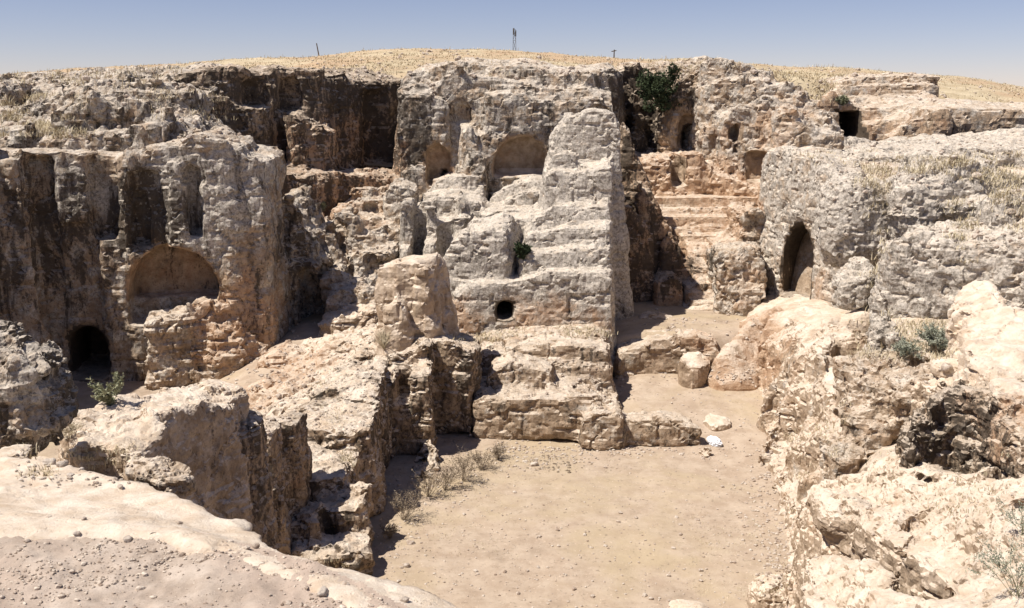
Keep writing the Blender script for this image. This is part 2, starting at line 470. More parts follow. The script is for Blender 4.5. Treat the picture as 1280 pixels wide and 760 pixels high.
def mat_rock(name='rock', k=1.0, cool=1.0, fk=1.0):
    t = NT(name)
    at = t.n.new('ShaderNodeAttribute'); at.attribute_name = 'zone'
    sp_ = t.n.new('ShaderNodeSeparateColor'); t.l.new(at.outputs['Color'], sp_.inputs[0])
    oc, gr, bk0, pl0 = sp_.outputs[0], sp_.outputs[1], sp_.outputs[2], at.outputs['Alpha']
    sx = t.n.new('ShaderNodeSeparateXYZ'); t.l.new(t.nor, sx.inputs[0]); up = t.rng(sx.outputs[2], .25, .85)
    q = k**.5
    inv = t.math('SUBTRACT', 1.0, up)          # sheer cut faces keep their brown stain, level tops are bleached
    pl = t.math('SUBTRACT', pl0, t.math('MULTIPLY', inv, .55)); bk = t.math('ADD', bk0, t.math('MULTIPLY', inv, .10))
    nb = t.noise(.55*q, 5, .6, .4); nm = t.noise(2.6*q, 8, .72, .2); nf = t.noise(11*k, 6, .75)
    st = t.noise(1.5*q, 7, .72, .9, sc3=(1.5, 1.5, .42)); nx = t.noise(1.1*q, 7, .7, .5)
    def sh(a, n, w): return t.math('ADD', a, t.math('MULTIPLY', t.math('SUBTRACT', n, .5), w))
    c = t.mix(t.rng(nm, .32, .7), (.23, .17, .115), (.50, .39, .285))
    oc1 = t.mix(t.rng(nm, .3, .7), (.35, .205, .12), (.60, .44, .305))
    pl1 = t.mix(t.rng(nm, .3, .72), (.56, .44, .325), (.76, .68, .575))
    c = t.mix(t.rng(sh(pl, t.noise(1.7*q, 9, .78), 1.1 if k < 1.5 else .8), .22, .8), c, pl1)
    g1 = t.mix(t.rng(nf, .36, .62), (.25, .23, .20), (.66, .625, .565))
    gf = t.rng(sh(gr, t.noise(2.1*q, 9, .75, .2), 2.0), .35, .68)
    c = t.mix(t.math('MULTIPLY', gf, .88), c, g1)
    c = t.mix(t.math('MULTIPLY', t.rng(sh(oc, nx, 1.7), .38, .85), .85), c, oc1)
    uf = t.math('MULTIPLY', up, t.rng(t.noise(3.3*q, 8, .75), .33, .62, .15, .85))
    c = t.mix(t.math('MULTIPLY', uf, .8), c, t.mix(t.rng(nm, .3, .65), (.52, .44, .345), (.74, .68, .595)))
    # black crust, runs and freckles
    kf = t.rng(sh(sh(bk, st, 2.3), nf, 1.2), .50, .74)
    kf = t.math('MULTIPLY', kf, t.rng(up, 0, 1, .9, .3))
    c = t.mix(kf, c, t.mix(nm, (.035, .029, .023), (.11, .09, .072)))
    gb = t.rng(t.math('ADD', gr, bk), .1, .8, .0, .85*fk)
    fr = t.math('MULTIPLY', t.rng(t.noise(6.0*k, 7, .8, .3), .575, .635), gb); c = t.mix(fr, c, (.09, .08, .068))
    f2 = t.math('MULTIPLY', t.rng(t.noise(17*k, 4, .7, .2), .585, .64), gb); c = t.mix(f2, c, (.075, .067, .056))
    wh = t.math('MULTIPLY', t.rng(t.noise(8.5*k, 6, .75, .2), .58, .64), t.rng(gr, .2, .9, .0, .75)); c = t.mix(wh, c, (.70, .67, .62))
    c = t.mix(1.0, c, (1.03, .985, .945), 'MULTIPLY')
    pit = t.voro(8.0*k)
    hgt = t.math('ADD', t.noise(4.5*k, 10, .78, .1), t.math('MULTIPLY', t.rng(pit, .0, .35), .22))
    n1 = t.bump(hgt, .10/k, .65); n2 = t.bump(t.noise(19*k, 7, .75), .022/k, .6, n1)
    t.done(c, n2)
def mat_simple(name, a, b, scale=3, bump=.0, bs=20, rough=.9, c3=None, s3=.4):
    t = NT(name); n = t.rng(t.noise(scale, 6, .65), .32, .68); c = t.mix(n, a, b)
    if c3 is not None: c = t.mix(t.rng(t.noise(s3, 5, .6, .5), .42, .62), c, c3)
    t.b.inputs['Roughness'].default_value = rough
    t.done(c, t.bump(t.noise(bs, 6, .7), bump) if bump else None)
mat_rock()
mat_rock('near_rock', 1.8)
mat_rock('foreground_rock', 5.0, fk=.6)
def mat_soil(name, a, b, c3, s, s3, grit, bump, bs):
    t = NT(name); c = t.mix(t.rng(t.noise(s, 8, .7), .32, .68), a, b)
    c = t.mix(t.math('MULTIPLY', t.rng(t.noise(s3, 6, .65, .6), .42, .66), .8), c, c3)
    c = t.mix(t.rng(t.noise(s3*2.7, 5, .6, .3), .56, .72, 0, .45), c, tuple(x*.72 for x in a))
    c = t.mix(t.rng(t.noise(grit, 3, .7), .60, .68, 0, .55), c, tuple(x*.5 for x in a))
    c = t.mix(t.rng(t.noise(grit*1.6, 3, .7), .62, .70, 0, .6), c, tuple(min(.82, x*1.35) for x in b))
    t.done(c, t.bump(t.noise(bs, 8, .75), bump, .8))
mat_soil('court_soil', (.385, .29, .212), (.50, .40, .305), (.44, .345, .225), 2.2, .33, 9, .02, 14)
mat_soil('path_soil', (.36, .285, .225), (.52, .435, .36), (.44, .34, .27), 6, .9, 75, .006, 70)
mat_simple('grit', (.24, .17, .125), (.66, .57, .47), 35, .003, 80)
mat_simple('hill_soil', (.42, .335, .215), (.57, .475, .325), .9, .05, 6, c3=(.46, .33, .21), s3=.15)
mat_simple('far_soil', (.36, .29, .19), (.46, .37, .24), .05)
mat_simple('pebble', (.34, .25, .19), (.66, .58, .49), 9, .02, 40)
mat_simple('dry_grass', (.38, .30, .18), (.60, .51, .34), .7, c3=(.56, .48, .34), s3=5)
mat_simple('pale_straw', (.50, .42, .28), (.68, .60, .45), 4)
mat_simple('dead_twig', (.16, .12, .085), (.36, .29, .21), 6)
mat_simple('sage_leaf', (.22, .235, .17), (.42, .43, .34), 5)
mat_simple('thistle_leaf', (.20, .21, .12), (.36, .35, .23), 8)
mat_simple('green_leaf', (.025, .036, .018), (.07, .088, .042), 3)
mat_simple('bark', (.08, .06, .045), (.17, .13, .10), 10)
mat_simple('steel', (.10, .10, .11), (.20, .20, .21), 3, rough=.6)
mat_simple('white_plastic', (.72, .74, .78), (.84, .85, .88), 8, rough=.5)
# ------------------------------------------------------------------ ground sheets (setting)
def sheet(name, xs, ys, zf, mat, kind='structure', label=None, mask=None):
    X, Y = np.meshgrid(xs, ys, indexing='ij'); Z = zf(X, Y); n, m = X.shape
    V = np.stack([X, Y, Z], 2).reshape(-1, 3); i = np.arange(n*m).reshape(n, m)
    Q = np.stack([i[:-1, :-1], i[1:, :-1], i[1:, 1:], i[:-1, 1:]], 2).reshape(-1, 4)
    if mask is not None: Q = Q[mask(V[Q].mean(1))]
    o = mesh_obj(name, V, Q, MAT[mat]); o['kind'] = kind
    if label: o['label'] = label
    TRI[0] += len(Q)*2
    return o
def f32(a): return np.asarray(a, np.float32)
sheet('ground', np.linspace(-900, 900, 61), np.linspace(-700, 1400, 71), lambda X, Y: -1.2+0*X+.8*gn(X*.01, Y*.01, X*0)-2.5*sstep(60, 200, np.hypot(X, Y-20)), 'far_soil')
def court_z(X, Y):
    z = .55*sstep(23, 28, Y)*sstep(1.5, 3.5, X)+.95*sstep(28.2, 28.7, Y)*sstep(1.6, 2.4, X)
    z = z+.5*sstep(-2.6, -5, X)*sstep(14, 22, Y)+.9*sstep(22, 28, Y)*sstep(-1.5, -4.5, X)*sstep(-8.5, -6, X)
    X = f32(X); Y = f32(Y); o = 0*X
    return z+.06*gn(X*.5, Y*.5, o)+.025*gn(X*1.7, Y*1.7, o)+.015*gn(X*5, Y*5, o)+.008*gn(X*11, Y*11, o)
sheet('court_floor', np.arange(-15, 10, .09), np.arange(7, 38, .09), court_z, 'court_soil')

SKY = [(-400, 108), (0, 97), (100, 90), (200, 84), (300, 78), (400, 75), (440, 70), (520, 66), (600, 66), (660, 69), (720, 74), (800, 78), (900, 80), (965, 86), (1050, 88), (1170, 97), (1280, 112), (1700, 135)]
_sx = np.array([s[0] for s in SKY]); _sy = np.array([s[1] for s in SKY])
def hill_z(X, Y):
    px = 640+X*FPX/np.maximum(Y, 30); py = np.interp(640+X/np.clip(Y, 30, 72)*FPX, _sx, _sy)
    crest = 8+(120-py)/FPX*72
    right = sstep(3, 12, X)
    near = 8.9*(1-right)+np.interp(X, [9, 17.5, 21], [8.9, 8.4, 7.2])*right - .9*sstep(-8, -16, X)
    t = sstep(41, 72, Y); z = near*(1-t)+crest*t
    z = z-sstep(76, 240, Y)*9-3.5*(1-sstep(41.5, 44.5, Y))
    z = z-3.5*sstep(13, 14, X)*(1-sstep(18.8, 20, X))*(1-sstep(49, 50.5, Y))
    X = f32(X); Y = f32(Y); o = 0*X
    return z+.22*gn(X*.16, Y*.16, o)+.12*gn(X*.6, Y*.6, o)+.05*gn(X*1.7, Y*1.7, o)
ys = np.concatenate([np.arange(40.6, 76, .28), np.geomspace(76.5, 420, 40)])
sheet('grassy_hill', np.concatenate([np.linspace(-260, -45, 40), np.arange(-44, 44, .3), np.linspace(45, 260, 40)]), ys, hill_z, 'hill_soil')

# ------------------------------------------------------------------ colour patches on the rock (photo rows -> places)
OCH, GRY, BLK, PAL = 0, 1, 2, 3
for a in [(300, 395, 28, 1.4, OCH, 1.0), (230, 330, 28, 1.0, OCH, .55), (100, 440, 27.5, 1.4, OCH, .45), (420, 222, 38, 2.6, OCH, .95), (470, 212, 40, 2.2, OCH, 1.0), (350, 225, 36, 1.6, OCH, .7),
          (545, 210, 38, 1.0, OCH, .6), (652, 195, 38, 1.2, OCH, .55), (700, 400, 28.5, 1.0, OCH, .6), (640, 400, 28.5, 1.0, OCH, .6), (590, 400, 28.8, 1.1, OCH, .6), (740, 395, 28.5, .8, OCH, .6),
          (840, 240, 37, 2.4, OCH, .95), (900, 250, 36, 2.0, OCH, .85), (860, 300, 35, 1.8, OCH, .75), (900, 180, 39, 1.2, OCH, .6), (950, 210, 36, 1.2, OCH, .7), (800, 250, 35, 1.6, OCH, .7), (810, 350, 34, 1.8, OCH, .7),
          (935, 330, 31, 1.6, OCH, .5), (930, 430, 28, 1.6, OCH, .9), (900, 440, 28, 1.0, OCH, .7), (1000, 360, 29, .8, OCH, .7), (1060, 150, 42, 1.6, OCH, .6), (1110, 160, 40, 2.0, OCH, .6), (1180, 155, 38, 1.0, OCH, .6),
          (970, 160, 37, 1.5, OCH, .6), (1040, 420, 22, 1.2, OCH, .45), (1260, 540, 13, .6, OCH, .8), (1060, 640, 13.5, .6, OCH, .5), (1110, 480, 17, 1.0, OCH, .35), (1000, 560, 19, 1.0, OCH, .45),
          (350, 490, 24.5, 1.6, OCH, .8), (400, 370, 30, 1.2, OCH, .55), (460, 255, 36, 1.2, OCH, .6), (700, 530, 23.3, 1.2, OCH, .35),
          (30, 300, 26.5, 1.8, BLK, .6), (190, 270, 28, 1.2, BLK, .95), (320, 300, 29.5, .8, BLK, .6), (480, 150, 39, 2.2, BLK, .8), (430, 180, 38, 1.8, BLK, .55), (800, 140, 41, 2.0, BLK, .85), (840, 120, 40, 1.0, BLK, .7),
          (850, 330, 32.5, 1.1, BLK, .85), (850, 330, 32.5, 1.0, PAL, .0), (235, 250, 27.6, 1.5, GRY, .95), (235, 250, 27.6, 1.3, PAL, .45), (290, 230, 28, 1.2, GRY, .9), (100, 240, 27.4, .8, GRY, .8), (1085, 650, 12.6, .35, BLK, .55), (1120, 675, 12, .35, BLK, .5), (1045, 720, 11.8, .3, BLK, .45), (1200, 540, 13.5, .75, BLK, .75), (20, 520, 9, .6, BLK, .75), (390, 300, 30, 1.2, BLK, .6),  # black, unpaled pair beside the stairs paints the central block's shadow
          (560, 140, 38, 2.0, PAL, .5), (630, 190, 37.5, .8, PAL, .3), (560, 170, 38, 1.5, PAL, .6), (870, 110, 40, 1.5, PAL, .5), (856, 165, 39.5, 1.0, PAL, 1.1), (850, 150, 39.5, .9, OCH, .4), (846, 160, 39.5, .8, BLK, -.3)]:  # last pale and ochre patches brighten the doorway frame as if sunlit
    blob(*a)
def Z0(o=.1, g=.5, k=.3, p=.2): return (o, g, k, p)

# ------------------------------------------------------------------ the rock masses, far to near
fac = math.radians(-22)
# back cliff, left
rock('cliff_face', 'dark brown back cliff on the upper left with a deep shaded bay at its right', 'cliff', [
    col([(215, 98, 35.8), (235, 90, 36), (262, 82, 36.4), (300, 80, 37), (330, 90, 37.6), (345, 84, 38)], 3, .06, back=(6, .1)),
    col([(340, 96, 38.0), (352, 88, 38.2), (376, 84, 38.4), (402, 84, 38.8), (410, 92, 39)], 3, .03, back=(5, .2)),
    col([(400, 92, 39.2), (430, 88, 39.8), (442, 100, 40.2), (470, 97, 41.2), (500, 100, 42), (530, 100, 42.4)], 3, .02, back=(4, .2)),
    col([(225, 140, 35.5), (250, 122, 35.6), (280, 118, 36), (300, 132, 36.3), (330, 138, 36.8)], 3, .10, back=(3, .3)),
    col([(355, 146, 37), (372, 140, 37.1), (382, 150, 37.3)], 3, .04, back=(2, .2)),
    col([(380, 160, 37.4), (400, 150, 37.5), (415, 166, 37.8)], 3, .05, back=(2, .2)),
    col([(250, 210, 34.5), (300, 205, 35), (340, 212, 35.5), (380, 222, 36.2), (420, 215, 37), (520, 222, 39.4)], 3, .05, back=(2, .1)),
    bxc(345, 372, 138, 96, 37.8, 1.0), bxc(300, 326, 132, 100, 37, .8),
    bxc(452, 482, 205, 112, 40.6, 1.0), arch(470, 205, 178, .45, 40.2, .6),
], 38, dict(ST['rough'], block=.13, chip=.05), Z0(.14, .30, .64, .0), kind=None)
# back wall, centre
rock('tomb_wall', 'tall weathered back wall at the centre with a wide arched niche and a narrow arched doorway', 'rock wall', [
    col([(497, 112, 38.2), (505, 104, 38.2), (540, 108, 38.2), (556, 92, 38.2), (575, 84, 38.2), (590, 92, 38.2), (640, 100, 38.2), (680, 108, 38.2), (740, 112, 38.2), (766, 118, 38.2)], 3, .03, back=(5, .3)),
    col([(500, 96, 40), (530, 84, 40), (575, 78, 39.5), (620, 82, 39), (655, 78, 39), (700, 92, 39), (735, 88, 39), (770, 84, 39.5), (778, 90, 40)], 5, .1, back=(4, .3)),
    col([(605, 118, 37.6), (640, 112, 37.6), (668, 112, 37.6), (672, 128, 37.7), (700, 126, 37.7), (740, 122, 37.7), (766, 128, 37.7)], 3, .03, back=(3, .1)),
    col([(500, 118, 37.8), (530, 116, 37.8), (560, 120, 37.8)], 3, .03, back=(2, .1)),
    col([(575, 160, 37.2), (590, 152, 37.2), (600, 172, 37.2)], 3, .06, back=(2, .2)),
    col([(582, 188, 36.6), (600, 182, 36.6), (606, 200, 36.6)], 3, .06, back=(2, .2)),
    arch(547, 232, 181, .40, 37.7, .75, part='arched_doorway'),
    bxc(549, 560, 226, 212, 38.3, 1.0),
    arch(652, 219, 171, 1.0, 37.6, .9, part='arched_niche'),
    bxc(563, 575, 190, 172, 37.8, .25), bxc(560, 585, 150, 122, 37.9, .3), bxc(742, 764, 150, 132, 37.7, .25),
    arch(578, 155, 128, .35, 37.9, .6),
], 37.5, dict(ST['cut'], block=.09, flute=.02, pit=.04), Z0(.06, .56, .42, .26))
# dark bay behind the shrub, with its doorway
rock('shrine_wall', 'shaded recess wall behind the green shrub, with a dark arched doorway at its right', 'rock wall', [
    col([(755, 92, 42), (790, 82, 42), (850, 80, 42), (890, 78, 42)], 4, .02, back=(3, .2)),
    col([(752, 100, 40.5), (766, 84, 40.5), (778, 92, 40.6), (780, 130, 40.7)], 4, .03, back=(2, .1)),
    col([(790, 112, 41.0), (800, 108, 41), (808, 160, 41)], 4, .03, back=(2, .1)),
    col([(826, 88, 40.2), (850, 78, 40.1), (880, 78, 40.0)], 4, .03, back=(2, .1)),
    col([(770, 200, 40), (830, 196, 40), (845, 190, 39.6), (880, 186, 39)], 3, .03, back=(3, 0)),
    col([(838, 110, 39.6), (846, 96, 39.5), (884, 84, 39.5)], 4, .0, back=(2.4, .1)),
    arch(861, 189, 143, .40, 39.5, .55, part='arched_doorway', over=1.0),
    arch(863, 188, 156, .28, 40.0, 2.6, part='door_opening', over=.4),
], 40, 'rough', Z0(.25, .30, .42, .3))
# right buttress
rock('rock_buttress', 'tall tan and grey rock buttress right of the shaded arched doorway, with small square niches', 'rock buttress', [
    col([(874, 80, 39.2), (884, 72, 39), (910, 70, 38.8), (940, 74, 38.8), (962, 84, 38.6), (966, 104, 38.4)], 2, .03, back=(5, .1)),
    col([(876, 110, 38.8), (900, 100, 38.4), (935, 96, 38), (975, 102, 37.6), (1000, 106, 37.4), (1012, 126, 37.2), (1044, 130, 37), (1050, 160, 36.9)], 2, .07, back=(4, .5)),
    col([(905, 150, 37.2), (925, 128, 36.9), (960, 122, 36.4), (985, 130, 36), (1000, 140, 36)], 2, .07, back=(3, .5)),
    col([(878, 160, 38.3), (880, 150, 38.2), (905, 148, 38.1), (909, 160, 38.1)], 2, .02, back=(2, .1)),
    col([(968, 145, 35.5), (990, 138, 35.3), (1010, 152, 35.1), (1030, 160, 35), (1052, 166, 35)], 2, .10, back=(3, .5)),
    col([(1015, 152, 36.2), (1030, 134, 36), (1048, 146, 36), (1056, 166, 36)], 4, .08, back=(2, .2)),
    bxc(940, 963, 229, 190, 35.9, .9, part='square_niche'), bxc(912, 926, 172, 158, 36.9, .5, part='small_niche'),
    bxc(881, 892, 158, 150, 38.1, .3), bxc(890, 894, 190, 168, 38.1, .2),
    bxc(958, 964, 158, 130, 36.2, .5), bxc(912, 917, 230, 150, 37.3, .35),
], 37, 'rough', Z0(.30, .52, .24, .34))
# far right quarry terrace
rock('quarry_terrace', 'layered cut terrace on the right skyline with a square dark chamber opening', 'quarry terrace', [
    col([(1050, 104, 46), (1060, 97, 46), (1130, 92, 46), (1174, 94, 46)], 5, .02, back=(4, .1)),
    col([(1030, 118, 44.6), (1060, 108, 44.6), (1110, 104, 44.6), (1175, 104, 44.6)], 5, .02, back=(4, .1)),
    col([(1050, 124, 43.6), (1110, 120, 43.6), (1172, 118, 43.6)], 5, .02, back=(4, .1)),
    col([(1020, 126, 42.2), (1040, 108, 42.2), (1056, 124, 42.2), (1080, 136, 42.2), (1120, 132, 42.2), (1168, 124, 42.4)], 5, .03, back=(4, .1)),
    col([(1085, 155, 41.2), (1120, 146, 41.2), (1160, 138, 41.4)], 5, .03, back=(3, .1)),
    col([(1120, 168, 40), (1135, 148, 40), (1150, 140, 40), (1165, 150, 40), (1168, 170, 40)], 5, .12, back=(1.6, .1)),
    col([(1164, 134, 39.4), (1180, 132, 39.3), (1196, 134, 39.2)], 5, .01, back=(3, .1), r=.3),
    col([(1190, 132, 39.8), (1240, 134, 39.8), (1330, 140, 39.5), (1500, 150, 39)], 4.5, .03, back=(4, .3)),
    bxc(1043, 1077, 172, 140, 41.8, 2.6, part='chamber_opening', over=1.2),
], 41, 'cut', Z0(.40, .42, .24, .45))
# terrace strip in front of it
rock('rock_shelf', 'pale spotted rock shelf running right below the square chamber opening', 'rock shelf', [
    col([(1000, 186, 36), (1010, 176, 36), (1040, 172, 36), (1080, 172, 36.2), (1140, 176, 36.4), (1170, 172, 36.5), (1240, 166, 36.6), (1330, 160, 36.6), (1500, 150, 36)], 4, .15, back=(1.6, -.1)),
    col([(1050, 196, 33.6), (1090, 196, 33.5), (1160, 190, 33.5), (1210, 184, 33.3), (1330, 186, 33), (1500, 180, 32)], 4, .25, back=(4, .2)),
], 35, 'round', Z0(.08, .72, .30, .5))
rock('hillside_slope', None, None, [
    pcol([(9.6, 33, 6.0), (10.2, 30, 5.0), (10.5, 27, 4.3), (9.0, 24, 3.3), (7.0, 21.5, 2.6), (6.6, 19, 2.3), (6.0, 17, 2.45), (5.4, 15, 2.6), (5.0, 12.5, 2.9), (5.2, 10, 3.6), (14, 8, 5.0), (20, 14, 4.8), (22, 24, 4.9), (24, 36, 6.2), (12, 36, 6.2)], 0, .35, .5),
], 30, 'smooth', Z0(.15, .35, .1, .75), kind='structure', qual=1.8, zmin=1)

# stepped passage and terrace (right of centre)
rock('rock_terrace', 'orange-tinged ledge below the shaded arched doorway, with a small dark arched hole', 'rock ledge', [
    col([(796, 200, 37.2), (830, 196, 37), (880, 192, 37)], 1, .04, back=(4, 0)),
    col([(880, 205, 37.2), (905, 225, 36.6), (960, 235, 36)], 1, .1, back=(3, .3)),
    arch(848, 234, 198, .24, 37, .8, part='small_niche'),
], 37, dict(ST['rough'], block=.14), Z0(.55, .35, .14, .75))
steps = []
for (x0, x1, y, Y) in [(806, 958, 247, 35.9), (816, 934, 260, 35.5), (826, 940, 271, 35.0), (842, 922, 283, 34.7), (852, 912, 293, 34.35)]:
    steps.append(col([(x0, y+1, Y), ((x0+x1)/2, y, Y), (x1, y, Y)], .8, .0, r=.03, back=(1.6, 0), part='step'))
for i in range(9):
    y = 304+i*10.2; j = random.uniform(-2.2, 2.2); Ys = 34.0-i*.28
    steps.append(col([(862+random.uniform(-5, 5), y+j, Ys), (884, y-j, Ys-random.uniform(0, .12)), (908, y+random.uniform(-2, 2), Ys)], .8, .02, r=.05, back=(1.4, 0), part='step'))
steps += [col([(824, 300, 33.6), (836, 292, 33.5), (850, 300, 33.5), (856, 330, 33.5)], .8, .03, back=(1.2, 0)),
          col([(820, 352, 32.6), (838, 344, 32.5), (856, 352, 32.4)], .8, .03, back=(1.2, 0))]
rock('rock_stairs', 'worn rock-cut stairs climbing the narrow passage right of the central block', 'stairs', steps, 34, dict(ST['cut'], block=.025, lump=.03, chip=.032, strata=.008), Z0(.5, .32, .20, .66), uni=.0, qual=.8)
rock('passage_wall', 'high shaded wall with ochre stains between the central block and the stairs', 'rock wall', [
    col([(764, 168, 34.6), (774, 150, 34.4), (784, 152, 34.3), (792, 176, 34.2), (800, 212, 34.2), (812, 232, 34.1)], 0, .02, back=(3, 0)),
    col([(796, 225, 33.8), (812, 236, 33.8), (828, 256, 33.8), (838, 290, 33.8), (850, 304, 33.8)], 0, .03, back=(2.6, 0)),
    col([(768, 262, 33.2), (784, 254, 33.2), (806, 262, 33.2), (818, 300, 33.3)], 0, .04, back=(2, 0)),
    col([(764, 412, 30.2), (790, 404, 30.2), (800, 425, 30.4)], 0, .1, back=(2, 0)),
], 34, 'cut', Z0(.45, .25, .58, .10))  # heavy black crust paints the passage's deep shade into the wall
rock('square_rock_block', 'big square brown block at the right side of the stairs', 'rock block', [
    col([(902, 316, 31.2), (930, 310, 31.1), (956, 312, 31)], .6, .02, r=.2, back=(3.4, .1)),
    col([(925, 268, 33), (945, 262, 33), (962, 268, 33)], .6, .05, back=(2.4, .1)),
    col([(915, 360, 30.8), (940, 352, 30.7), (958, 356, 30.7)], .6, .03, r=.2, back=(1, .1)),
], 31, 'rough', Z0(.30, .5, .22, .4))
rock('low_wall', 'low tan ledge across the passage mouth below the stairs', 'rock ledge', [
    col([(772, 440, 27.8), (822, 426, 27.8), (850, 420, 27.8), (880, 421, 27.8), (900, 428, 27.7)], 0, .05, r=.08, back=(1.2, .0)),
    col([(800, 396, 30.6), (820, 392, 30.5), (846, 396, 30.5)], 0, .1, r=.2, back=(.8, 0)),
], 28.5, 'cut', Z0(.4, .3, .15, .5))
rock('stone_block', 'loose squared stone leaning on the passage ledge beside the red rock', 'stone', [
    col([(850, 452, 27.0), (868, 458, 26.7), (886, 453, 27.0), (884, 438, 27.6), (852, 438, 27.7)], 0, .03, r=.02)], 27.5, dict(ST['cut'], lump=.02, block=.05), Z0(.35, .2, .05, .8))

# central block
rock('central_block', 'tall pale block in the middle, stepped like a broken pyramid, dark hole at its foot', 'rock block', [
    col([(690, 176, 31.6), (698, 158, 31.5), (712, 142, 31.4), (738, 136, 31.3), (764, 136, 31.2), (772, 146, 31.2)], 1, .10, r=.2, back=(2.2, 0)),
    col([(684, 208, 30.9), (692, 190, 30.8), (706, 184, 30.8), (722, 196, 30.8)], 1, .12, r=.2, back=(2, .1)),
    col([(682, 222, 30.4), (690, 212, 30.4), (720, 212, 30.3), (755, 208, 30.2), (766, 206, 30.2)], 1, .03, r=.15, back=(2.2, .1)),
    col([(664, 272, 29.7), (690, 256, 29.7), (720, 256, 29.6), (764, 258, 29.5)], 1, .05, r=.12, back=(2.2, .15)),
    col([(655, 296, 29.2), (664, 288, 29.2), (700, 284, 29.1), (764, 284, 29.0)], 1, .05, r=.12, back=(2.2, .15)),
    col([(648, 318, 28.75), (700, 312, 28.7), (764, 310, 28.6)], 1, .08, r=.12, back=(2.2, .2)),
    col([(632, 356, 28.3), (638, 346, 28.25), (690, 342, 28.2), (764, 342, 28.1)], .4, .05, r=.15, back=(3, .3)),
    col([(556, 318, 29), (562, 302, 28.9), (580, 290, 28.7), (612, 286, 28.6), (634, 288, 28.6)], .4, .06, r=.18, back=(1.6, .35, .3)),
    col([(566, 362, 28.3), (590, 352, 28.2), (634, 354, 28.2)], .4, .05, r=.15, back=(1.6, .2)),
    col([(610, 286, 30.2), (640, 278, 30.2), (668, 272, 30.2)], 1, .05, r=.12, back=(2, .1)),
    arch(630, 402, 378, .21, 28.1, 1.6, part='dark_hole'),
], 29, dict(ST['cut'], block=.07, pit=.02, chip=.028, lump=.03), Z0(.0, .80, .20, .85))

# ruined steps left of it
rock('ruined_steps', 'stepped grey ruins below the narrow arched doorway, cut like a small ziggurat', 'rock steps', [
    col([(540, 226, 36.6), (556, 220, 36.5), (580, 218, 36.4), (604, 220, 36.4)], 2, .04, r=.1, back=(2, .0)),
    col([(528, 244, 35.7), (545, 240, 35.6), (600, 236, 35.5), (606, 240, 35.5)], 2, .05, r=.1, back=(2, .0)),
    col([(512, 262, 34.8), (530, 252, 34.8), (552, 246, 34.7), (604, 252, 34.6)], 2, .05, r=.1, back=(2, .0)),
    col([(506, 282, 34), (516, 262, 34), (530, 262, 34), (552, 270, 34)], 2, .06, r=.1, back=(2, .0)),
    col([(548, 278, 33.4), (580, 272, 33.3), (600, 270, 33.2)], 2, .05, r=.1, back=(2, .0)),
    col([(600, 262, 34), (620, 262, 34), (660, 262, 34), (690, 258, 34)], 2, .05, r=.1, back=(2, .0)),
    col([(612, 246, 36), (622, 230, 36), (640, 227, 36), (690, 224, 36)], 2, .05, r=.15, back=(2, .0)),
    col([(630, 248, 35), (650, 240, 35), (690, 240, 35)], 2, .05, r=.15, back=(2, .0)),
    col([(500, 312, 32.3), (520, 300, 32.3), (560, 306, 32.2), (590, 300, 32)], 1, .08, r=.15, back=(2.4, .1)),
    col([(490, 344, 31), (530, 330, 31), (580, 338, 30.6)], 1, .1, r=.15, back=(2.4, .1)),
    col([(502, 254, 33.2), (507, 245, 33.2), (513, 252, 33.2), (515, 262, 33.2)], 1, .05, r=.04, back=(1.2, .1)),
    col([(530, 262, 33.4), (536, 256, 33.4), (543, 262, 33.4)], 1, .05, r=.04, back=(1.0, .1)),
    col([(568, 256, 33.9), (574, 250, 33.9), (580, 256, 33.9)], 1, .04, r=.04, back=(1.0, .1)),
    bxc(515, 530, 330, 268, 33.0, 1.2), bxc(590, 600, 300, 262, 33.6, 1.0), bxc(546, 566, 322, 284, 32.9, .8),
    bxc(536, 546, 290, 258, 34.4, .5), bxc(556, 566, 300, 276, 33.1, .6), bxc(580, 588, 300, 276, 33.1, .6), bxc(566, 573, 266, 250, 34.4, .3),
], 34.5, dict(ST['cut'], block=.09, chip=.03), Z0(.06, .74, .22, .5))
rock('standing_stone', 'upright grey stone with a leaning top, left of the ziggurat-like ruin', 'standing stone', [
    col([(478, 246, 34.8), (484, 232, 34.8), (496, 226, 34.7), (514, 228, 34.6), (516, 240, 34.6)], 2, .05, r=.12, back=(1.4, .1))], 35, 'round', Z0(.12, .6, .2, .4))
